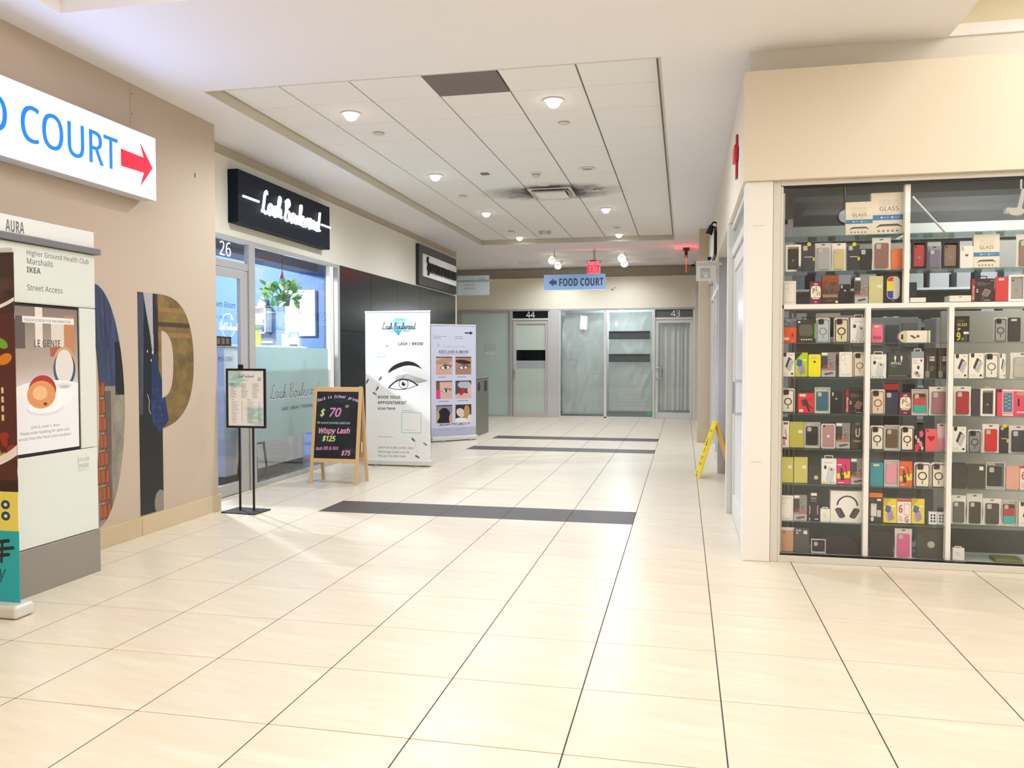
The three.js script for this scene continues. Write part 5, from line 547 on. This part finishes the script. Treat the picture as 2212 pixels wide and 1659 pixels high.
function caseMesh(t, w, h, d, col, opts, z = 0, y0 = 0) {        // rounded phone case: camera opening, emblem and stickers as pieces
  const m = mat(hex(col), 0.45), big = w > 0.14, r = big ? 0.008 : Math.min(w, h) * 0.13, k = w / 0.09;
  mesh('phone_case', ext(rrect(w - 0.002, h - 0.002, r, 0, y0 + h / 2), d - 0.002).translate(0, 0, z + 0.001), m, t);
  const f = z + d, top = y0 + h, cam = (g) => mesh('camera_opening', g, mat(0xb9bdb8, 0.4), t), dark = mat(0x1c1d20, 0.2);
  if (opts.includes('round') || opts.includes('square')) cam(ext(rrect(0.03 * k, 0.034 * k, 0.009 * k, -w / 2 + 0.024 * k, top - 0.024 * k), 0.002, 0.0006).translate(0, 0, f));
  if (opts.includes('pill')) cam(ext(rrect(0.013 * k, 0.03 * k, 0.006 * k, -w / 2 + 0.018 * k, top - 0.022 * k), 0.002, 0.0006).translate(0, 0, f));
  if (opts.includes('wide')) mesh('camera_bar', ext(rrect(0.04 * k, 0.016 * k, 0.005, -0.004 * k, top - 0.02 * k), 0.002, 0.0006).translate(0, 0, f), mat(0xd9d6cc, 0.4), t);
  if (opts.includes('tiny') || opts.includes('dots')) for (let i = 0; i < (opts.includes('dots') ? 3 : 1); i++) mesh('camera_lens', cy(0.006 * k, 0.006 * k, 0.003, 0, 0, 0, 14).rotateX(Math.PI / 2).translate(-w / 2 + (0.018 + (i % 2) * 0.016) * k, top - (0.016 + Math.floor(i / 2) * 0.016) * k, f + 0.001), opts.includes('dots') ? mat(0xd5d8da, 0.3) : dark, t);
  if (opts.includes('tag')) { mesh('yellow_sticker', cy(0.014, 0.014, 0.002, 0, 0, 0, 18).rotateX(Math.PI / 2).translate(0.004, top + 0.004, f + 0.002), mat(0xe3d52f, 0.5), t); mesh('card_slot', bx(w * 0.62, 0.005, 0.002, 0, y0 + h * 0.54, f + 0.001), mat(0xd8dad6, 0.5), t); mesh('side_label', bx(0.014, 0.024, 0.002, w * 0.42, y0 + h * 0.46, f + 0.001), mat(0xd8cf3a, 0.5), t); }
  if (opts.includes('logo')) mesh('emblem', new THREE.CylinderGeometry(0.008, 0.008, 0.0016, 16, 1, false, 0.5, 5.2).rotateX(Math.PI / 2).translate(0, y0 + h * 0.66, f + 0.001), mat(col[0] === 'f' ? 0x35352a : 0xb9bec2, 0.25), t);
  if (opts.includes('heart')) { const s = new THREE.Shape(), q = big || col[0] === 'e' ? 0.022 : 0.01, cx = 0, c2 = y0 + h * 0.58; s.moveTo(cx, c2 - q); s.bezierCurveTo(cx - q * 1.8, c2 + q * 0.3, cx - q * 1.1, c2 + q * 1.3, cx, c2 + q * 0.5); s.bezierCurveTo(cx + q * 1.1, c2 + q * 1.3, cx + q * 1.8, c2 + q * 0.3, cx, c2 - q); mesh('heart', ext(s, 0.0016, 0).translate(0, 0, f), mat(0xb81f33, 0.4), t); }
  if (opts.includes('disc')) mesh('disc', cy(big ? 0.024 : 0.015, big ? 0.024 : 0.015, 0.002, 0, 0, 0, 22).rotateX(Math.PI / 2).translate(big ? 0 : 0.012, y0 + h * (big ? 0.47 : 0.34), f + 0.001), mat(big ? 0xb9b6a8 : 0xd3c79a, 0.3), t);
  if (opts.includes('paw')) for (let i = 0; i < 4; i++) mesh('finger_slot', bx(0.005, 0.022, 0.002, -0.022 + i * 0.014, y0 + h * 0.28, f + 0.001), mat(0x6e1f36, 0.6), t);
  if (opts.includes('bumper')) mesh('bumper', (() => { const s = rrect(w, h, r, 0, y0 + h / 2); s.holes.push(rrect(w - 0.01, h - 0.01, r, 0, y0 + h / 2, THREE.Path)); return ext(s, d).translate(0, 0, z); })(), mat(0xf0ece4, 0.4), t), mesh('round_patch', cy(0.009, 0.009, 0.002, 0, 0, 0, 18).rotateX(Math.PI / 2).translate(0, y0 + h * 0.5, f + 0.001), mat(0xf2efe8, 0.4), t);
  if (opts.includes('hanger')) mesh('hanger_strip', rb(w + 0.012, 0.024, 0.004, 0.002, 0.004, top + 0.012, z + 0.004), M.white, t);
  if (opts.includes('label') || opts.includes('dots')) mesh('price_sticker', rb(0.026, 0.026, 0.002, 0.0008, w * 0.26, top - 0.03, f + 0.001), M.white, t);
}
function frameShape(w, h, r, b, y = h / 2) { const s = rrect(w, h, r, 0, y); s.holes.push(rrect(w - 2 * b, h - 2 * b, Math.max(0.002, r - b * 0.6), 0, y, THREE.Path)); return s; }
const MAKE = {
  c(t, w, h, [design]) {
    const d = w > 0.2 ? 0.05 : 0.028, flat = h < 0.06, tabbed = /kong|clearwhite|bracket|mount|drive|cord|small|tracker/.test(design), H = tabbed ? h * 0.9 : h, side = mat(SIDE[design] ?? 0xefeae0, 0.5);
    const arch = design === 'cable' || design === 'bullet';
    if (design === 'cable') { const s = new THREE.Shape(); s.moveTo(-w / 2, 0); s.lineTo(w / 2, 0); s.lineTo(w / 2, h * 0.72); s.quadraticCurveTo(w / 2, h, 0, h); s.quadraticCurveTo(-w / 2, h, -w / 2, h * 0.72); s.closePath(); const g = uvBox(ext(s, d)), uv = g.attributes.uv, [u, v, a, b] = cells.cable; for (let i = 0; i < uv.count; i++) uv.setXY(i, u + uv.getX(i) * a * 0.98 + a * 0.01, v + uv.getY(i) * b * 0.98 + b * 0.01); mesh('blister_pack', g.translate(0, 0, -d), atlasMat, t); return; }
    if (design === 'bullet') { const s = new THREE.Shape(); s.moveTo(w / 2, 0); s.lineTo(w / 2, h); s.lineTo(-w / 2 + h / 2, h); s.absarc(-w / 2 + h / 2, h / 2, h / 2, Math.PI / 2, Math.PI * 1.5, false); s.closePath(); const g = uvBox(ext(s, d)), uv = g.attributes.uv, [u, v, a, b] = cells.bullet; for (let i = 0; i < uv.count; i++) uv.setXY(i, u + uv.getX(i) * a * 0.98 + a * 0.01, v + uv.getY(i) * b * 0.98 + b * 0.01); mesh('carton', g.translate(0, 0, -d), atlasMat, t); return; }
    mesh('carton', rb(w, H, flat ? 0.12 : d, 0.0015, 0, H / 2, flat ? -0.06 : -d / 2), side, t); mesh('printed_front', front(w - 0.002, H - 0.002, design, 0.0003, 0, H / 2), atlasMat, t);
    if (tabbed) { const hw = Math.min(0.03, w * 0.3); mesh('hang_tab', ext(frameShape(hw * 2, h - H + 0.012, 0.005, 0.006, H + (h - H) / 2 - 0.004), 0.002, 0).translate(0, 0, -d / 2), /clearwhite|small|tracker/.test(design) ? M.white : M.black, t); }
  },
  k(t, w, h, p) { caseMesh(t, w, h, w > 0.14 ? 0.016 : 0.012, p[0], p.slice(1), -0.012); },
  g(t, w, h, p) { mesh('foil_packet', rb(w, h, 0.014, 0.002, 0, h / 2, -0.007), mat(hex(p[0]), 0.3, { metalness: 0.55 }), t); mesh('seam', bx(0.002, h, 0.002, w * 0.48, h / 2, 0.0006), mat(0xe4df9a, 0.35, { metalness: 0.4 }), t); mesh('price_sticker', rb(0.028, 0.022, 0.0016, 0.0006, w * (t.name.length % 2 ? 0.25 : -0.2), h * 0.62, 0.0006), M.white, t); },
  w(t, w, h, p) { const d = 0.024, m = mat(hex(p[0]), 0.55); mesh('open_carton', ext(frameShape(w, h, 0.003, w * 0.13), d, 0.0008).translate(0, 0, -d), m, t); mesh('carton_back', rb(w - 0.004, h - 0.004, 0.003, 0.001, 0, h / 2, -d), m, t); const g = new THREE.Group(); caseMesh(t, w * 0.72, h * 0.76, 0.012, p[1], ['tiny'], -d + 0.003, h * 0.1); mesh('carton_tab', ext(frameShape(w * 0.34, 0.014, 0.004, 0.003, h + 0.004), 0.002, 0).translate(0, 0, -d / 2), m, t); mesh('round_patch', cy(0.008, 0.008, 0.002, 0, 0, 0, 16).rotateX(Math.PI / 2).translate(0, h * 0.42, -d + 0.0165), mat(0x8f9294, 0.3), t); },
  p(t, w, h, p) {
    const g = new THREE.BoxGeometry(w, h, 0.012, 10, 16, 1), q = g.attributes.position; for (let i = 0; i < q.count; i++) { const u = q.getX(i) / w * 2, v = q.getY(i) / h * 2, e = Math.max(0, 1 - u * u) * Math.max(0, 1 - v * v); q.setZ(i, q.getZ(i) * (0.25 + 1.0 * e)); q.setX(i, q.getX(i) * (1 - 0.035 * Math.cos(v * 2.2))); } g.computeVertexNormals();
    mesh('pouch', g.translate(0, h / 2, -0.008), mat(hex(p[0]), 0.3), t); const cw = w * 0.74, chh = Math.min(h * 0.78, cw * 2.05); caseMesh(t, cw, chh, 0.006, p[1], ['square'], -0.001, h * 0.05); mesh('euro_slot', ext(rrect(0.022, 0.006, 0.003, 0, h * 0.94), 0.001, 0).translate(0, 0, -0.002), M.black, t);
  },
  x(t, w, h, p) { const d = 0.022; mesh('back_card', rb(w, h, 0.003, 0.001, 0, h / 2, -d), mat(hex(p[0]), 0.4), t); mesh('clear_edge', ext(frameShape(w, h, 0.003, 0.004), d, 0.0005).translate(0, 0, -d), mat(0xd9dddb, 0.15), t); caseMesh(t, w * 0.74, h * 0.74, 0.01, p[1], ['square'], -d + 0.002, h * 0.1); mesh('header_label', rb(w * 0.4, h * 0.07, 0.002, 0.0008, -w * 0.18, h * 0.925, -d + 0.003), M.white, t); mesh('lower_strip', rb(w * 0.92, 0.006, 0.003, 0.001, 0, h * 0.06, -d + 0.003), mat(0xf4f4f0, 0.3), t);
    if (p[2] === 'tri') mesh('teal_half', ext(rrect(w * 0.72, h * 0.27, 0.008, 0, h * 0.245), 0.002, 0.0004, 4).translate(0, 0, -d + 0.0125), mat(0x2fb3a8, 0.4), t), mesh('black_top', rb(w * 0.7, h * 0.13, 0.002, 0.0006, 0, h * 0.76, -d + 0.0128), mat(0x3a3438, 0.4), t); },
  r(t, w, h, p) {
    const rim = mat(hex(p[0]), 0.4), k = w / 0.09; mesh('clear_tray', ext(rrect(w, h, w * 0.15, 0, h / 2), 0.008).translate(0, 0, -0.014), mat(0xe6e2d8, 0.25), t); mesh('case_back', ext(rrect(w * 0.82, h * 0.9, w * 0.12, 0, h / 2), 0.006, 0.0006).translate(0, 0, -0.006), mat(hex(p[1]), 0.35), t);
    mesh('case_rim', ext(frameShape(w * 0.86, h * 0.93, w * 0.13, 0.0035 * k), 0.008, 0.0006).translate(0, 0, -0.006), rim, t); mesh('camera_plate', ext(rrect(0.034 * k, 0.036 * k, 0.01 * k, -w * 0.41 + 0.024 * k, h * 0.93 - 0.014 * k), 0.003, 0.0008).translate(0, 0, 0.001), mat(0x3a3a42, 0.25), t);
    for (const [a, b] of [[0, 0], [0, -0.015], [0.014, -0.007]]) mesh('camera_lens', cy(0.0055 * k, 0.0055 * k, 0.003, 0, 0, 0, 14).rotateX(Math.PI / 2).translate(-w * 0.41 + (0.017 + a) * k, h * 0.93 + (-0.007 + b) * k, 0.0055), mat(0x131418, 0.12), t);
    mesh('magnet_ring', new THREE.TorusGeometry(0.0225 * k, 0.0036 * k, 6, 28).scale(1, 1, 0.5).translate(0, h * 0.46, 0.001), rim, t); mesh('ring_tail', rb(0.006 * k, 0.02 * k, 0.002, 0.0008, 0, h * 0.46 - 0.04 * k, 0.0012), rim, t);
  },
};
const KIND = { c: ['carton', 'carton'], k: ['phone_case', 'phone case'], g: ['foil_packet', 'packet'], w: ['windowed_carton', 'carton'], p: ['case_pouch', 'phone case'], x: ['case_box', 'phone case'], r: ['magnet_case', 'phone case'] };
const PLACE = { u: 'upper pillar bay', v: 'upper far bay', a: 'pillar column', b: 'middle column', c: 'outer column' };
const TIER = { u: ['top', 'second', 'third'], v: ['top', 'second', 'third'] }, LOW = ['top', 'second', 'third', 'fourth', 'fifth', 'sixth', 'bottom'];
const GOODS = `
@u1 2.352
c 1218 184 237 glass|smaller cream tempered glass carton with blue stripe
c 1417 240 296 glass|larger cream tempered glass carton with blue stripe
@u2 2.102
w 772 107 194 f4f1e8,33352f|black case framed by a white open carton
k 877 92 191 3d4044,round,tag|dark grey card-slot case with round yellow sticker
p 980 114 202 d9dcdc,a9adae|silver grey case with black strap in clear pouch
p 1085 97 198 efece0,cfc08a|pale yellow case in a white pouch
k 1184 85 182 34383c,round,tag|charcoal card-slot case with oval yellow sticker
k 1270 86 152 20282a,square|plain greenish black case with grey camera opening
p 1370 126 228 e9e6e0,8a6a60|smoky brown case with red edge in tall pouch
k 1474 77 148 ef7f4a,none|bright orange cloth-textured case
@u3 1.865
c 750 93 170 outline|white carton printed with a phone outline
c 930 82 162 play|purple carton with cream PLAY panel
c 1030 117 226 kong|brown and orange KINGKONG carton with hanging handle
k 1130 76 141 15181c,pill,logo|black phone back with small silver emblem
c 1239 93 189 venom|grey and black carton with red script lettering
g 1337 98 194 dfdfa8|pale gold foil packet
c 1453 131 222 stripe|black carton with a red yellow blue striped oval
@v2 2.099
w 1619 101 200 23252c,b8404a|red case framed by a black carton with hook
p 1718 94 164 8f8fa0,77748a|lilac glitter case in clear sleeve
w 1823 113 196 22262c,8a7566|tan brown case framed by a black carton
k 1923 86 157 f2f0ea,pill,heart|white case with one small red heart
c 2049 166 234 glass|cream tempered glass carton with blue stripe
p 2303 132 229 ecebe2,8b705c|brown case in a wide white pouch
@v3 1.869
c 1614 104 32 blank|slim white carton lying flat
c 1888 141 43 tab|small white pouch lying flat with slotted header
c 2032 147 176 drive|black storage carton with red spine
k 2148 83 168 d2333b,wide|glossy red case with white camera plate
w 2246 110 181 f4f2ea,9a9c9a|grey armoured case framed by a white carton
@a1 1.585
c 752 103 184 orange|orange carton with a clear bluish upper half
c 870 131 186 mount|black mount carton with handle and green side
r 984 96 180 7f93a3,b9c6d0|slate blue case with silver magnet ring
r 1110 101 180 2a2620,e6d9b6|gold and black case with round printed badge
c 1224 112 200 clearwhite|white carton printed with clear phone case
@a2 1.339
c 746 92 176 screen|white screen protector carton with black shield corner
c 838 90 176 foldlime|lime green carton showing a blue folding phone
k 928 87 163 f4ea18,wide,logo|bright yellow phone case with dark emblem
c 1024 102 178 venom|grey and black carton with red script lettering
c 1142 91 180 outline|white carton printed with a phone outline
r 1234 87 178 8d8577,f0e6d0|cream case with grey magnet ring
@a3 1.075
r 748 96 178 2c2c2c,f1ecdd|white case with black rim and magnet ring
c 874 115 161 bracket|red carton showing a black phone holder
x 985 106 187 e8e9e6,2f6b7c|ocean blue marbled case in clear box
k 1080 81 159 14191c,pill,logo|glossy black phone case with pale emblem
c 1212 139 186 drive|black storage carton with red spine
@a4 0.821
c 730 58 193 aux|narrow white AUX cable carton with orange print
g 811 102 189 d2d06a|yellow gold foil packet
x 919 110 186 d8dad8,2a3036|plain black case in clear box
k 1028 97 177 b98f92,tiny,bumper|dusty rose case with white bumper edge
c 1129 100 187 venom|grey and black carton with red script lettering
c 1229 91 196 cable|dark arched pack showing a white cable loop
@a5 0.562
g 744 93 188 d4d272|yellow gold foil packet with low white sticker
g 842 96 190 dbd97e|yellow gold foil packet with high white sticker
k 937 86 128 2a2d31,none,disc|black case with small gold butterfly disc
c 1036 105 205 clearwhite|white carton printed with clear phone case
c 1136 93 186 pinkcar|hot pink carton showing a black car charger
c 1232 96 190 venom|grey and black carton with red script lettering
@a6 0.283
c 747 92 184 outline|white carton printed with a phone outline
c 842 96 191 venom|grey and black carton with red script lettering
c 935 87 226 earphone|black carton with pale violet side arcs
c 1014 69 106 small|small white earphone carton
c 1163 228 230 headphones|large white carton printed with black headphones
@a7 0.053
k 756 85 154 d2a27d,tiny,hanger|rose gold case under a white hanger strip
k 852 105 178 53565b,dots|slate grey case with price sticker
x 971 101 100 4a5054,22262b|short black blister with clear top
k 1150 251 138 20222e,none|wide navy tablet cover
@b1 1.584
k 1349 76 132 ee6f93,wide,paw|pink case with dark finger slots
c 1595 207 84 bullet|white bullet-shaped carton lying on its side
@b2 1.329
c 1362 106 192 clearwhite|white carton printed with clear phone case
c 1488 132 206 cord|black cable carton with two white plugs
c 1621 81 212 tracker|white carton with hand and black tracker
c 1705 83 218 adapter|black adapter pack standing nearer the white carton
c 1786 76 217 adapter|black adapter pack standing nearer the white upright
@b3 1.071
r 1361 97 179 8a6a58,edd3bb|rose cream case with brown magnet ring
k 1455 87 162 2c3650,square|navy blue silicone case
c 1542 83 158 play|maroon carton with cream PLAY panel
x 1638 107 183 dfe2df,c8493f,tri|red and teal marbled case in clear box
p 1761 124 202 ece6e0,a06f78|pink and brown case in white pouch
@b4 0.816
r 1359 95 175 34323a,f0ebdf|cream case with violet lens and broken ring
x 1460 105 180 d9d6d0,6e5a4a|brown and red case in clear box
r 1560 92 176 2a2a2c,f3eddd|cream case with dark lens and closed ring
c 1641 68 151 flower|black carton with pink blossoms
k 1716 79 159 ee6a72,tiny,heart|coral pink case with large red heart
p 1784 56 196 e8c9d2,d887a5|pink glitter case in narrow pouch
@b5 0.558
k 1360 89 169 1f95a6,wide|turquoise see-through case
x 1460 99 188 e6e2e0,e59bb0|pale pink wallet case in clear box
c 1555 87 181 orangecar|orange carton showing a black car charger
r 1662 106 176 2a2a2c,f4ecd8|cream magnet ring case leaning on others
r 1769 101 178 2a2a2c,f4ecd8|cream magnet ring case beside white upright
@b6 0.296
c 1358 93 211 adapterorange|black carton with orange top and white charger
c 1452 91 173 foldyellow|yellow carton with folding phone nearer orange-topped carton
c 1546 95 172 sixg|white and red carton with large numeral
c 1639 89 178 foldyellow|yellow carton with folding phone nearer lens cards
c 1735 56 90 lens|white lens protector card beside the yellow carton
c 1792 56 89 lens|white lens protector card beside the white upright
@b7 0.048
k 1397 157 184 24282a,none|black glossy tablet sleeve
p 1544 116 209 ecdfe2,d9689a|magenta and white case in pouch
k 1726 190 221 45463f,none,disc|olive grey tablet cover with pale round window
@c1 1.589
c 1904 96 180 nine|black screen protector carton with yellow 9H
r 2146 84 167 3a4046,9aa0a0|clear case with dark rim and finger ring
k 2234 80 166 2b3136,wide|black case with pale camera bar
@c2 1.333
c 1901 93 170 screen|white screen protector carton touching the white upright
c 1997 95 176 screen|white screen protector carton leaning beside ring case
r 2095 95 179 77777a,f2eee2|pale case with grey magnet ring
c 2165 42 172 screen|white screen protector carton half behind ring case
p 2287 151 180 e6e6de,b9bbb2|empty clear case in white pouch
@c3 1.071
p 1914 115 206 ecebe6,a8303a|dark red case in wide white pouch
k 2000 54 188 45404e,none|dark violet case with bluish label
w 2075 95 191 f2efe6,3a3d39|olive black case framed by a white carton
c 2250 236 189 armband|pink armband carton showing a phone screen
@c4 0.815
c 1898 94 178 screen|white screen protector carton with black shield corner
r 1996 89 158 44484a,8b9191|smoky clear case with dark finger ring
c 1979 47 46 lens|small lens card next to screen carton
c 2025 39 46 lens|small lens card next to red pouch
p 2098 108 200 ecebe4,cc2f30|scarlet case in white pouch
k 2183 57 186 32363c,round,tag|charcoal card-slot case with yellow sticker
p 2275 121 192 e6e4dd,3a3e48|dark case with tan band in white pouch
@c5 0.561
k 1902 94 179 2d2f2c,none|black tablet cover touching the white upright
k 2012 121 172 383a36,none,label|black tablet cover with white sticker
x 2134 122 186 8b8f8c,24282a|black case inside crinkled clear bag
k 2242 86 166 e2a894,none|peach pink case
c 2331 88 167 sixg|white and red carton with large letter
@c6 0.305
p 1903 100 203 ecece6,5c5e58|grey green case in white pouch
p 2005 102 218 dededa,34332e|dark brown case in arched pouch
p 2117 118 188 e9e9e4,3c3f3f|black case in slotted white pouch
x 2228 101 180 dcdedb,b33744,tri|red and teal marbled case in clear box
c 2328 92 173 screen|white screen protector carton beside marbled case
@c7 0.049
c 1906 79 95 small|small white carton with hanging tab
c 2230 175 23 flat|olive green flat packet lying down`;
{ let place, y, n = 0, gp;
  for (const row of GOODS.trim().split('\n')) {
    if (row[0] === '@') { const [k, h] = row.slice(1).split(' '); y = +h + 0.0002; const a = k[0], i = +k[1] - 1, tier = (TIER[a] || LOW)[i]; place = `${PLACE[a]}, ${tier} shelf`; gp = `phone goods, ${place}`; continue; }
    const [spec, label] = row.split('|'), [k, x, w, h, par] = spec.split(' '), p = par.split(','); n++;
    const flat = +h < 60, tall = +w > 140;
    const t = thing(k === 'k' && tall ? 'tablet_cover' : KIND[k][0], `${label}, ${place}`, k === 'k' && tall ? 'tablet cover' : KIND[k][1], [x / 1000, y, -6.2 - (n % 3) * 0.004], (rnd() - 0.5) * 0.06, gp);
    MAKE[k](t, w / 1000 - 0.002, h / 1000, p);
    if (!flat) t.rotation.x = -0.012;
  } }
renderer.render(scene, camera);
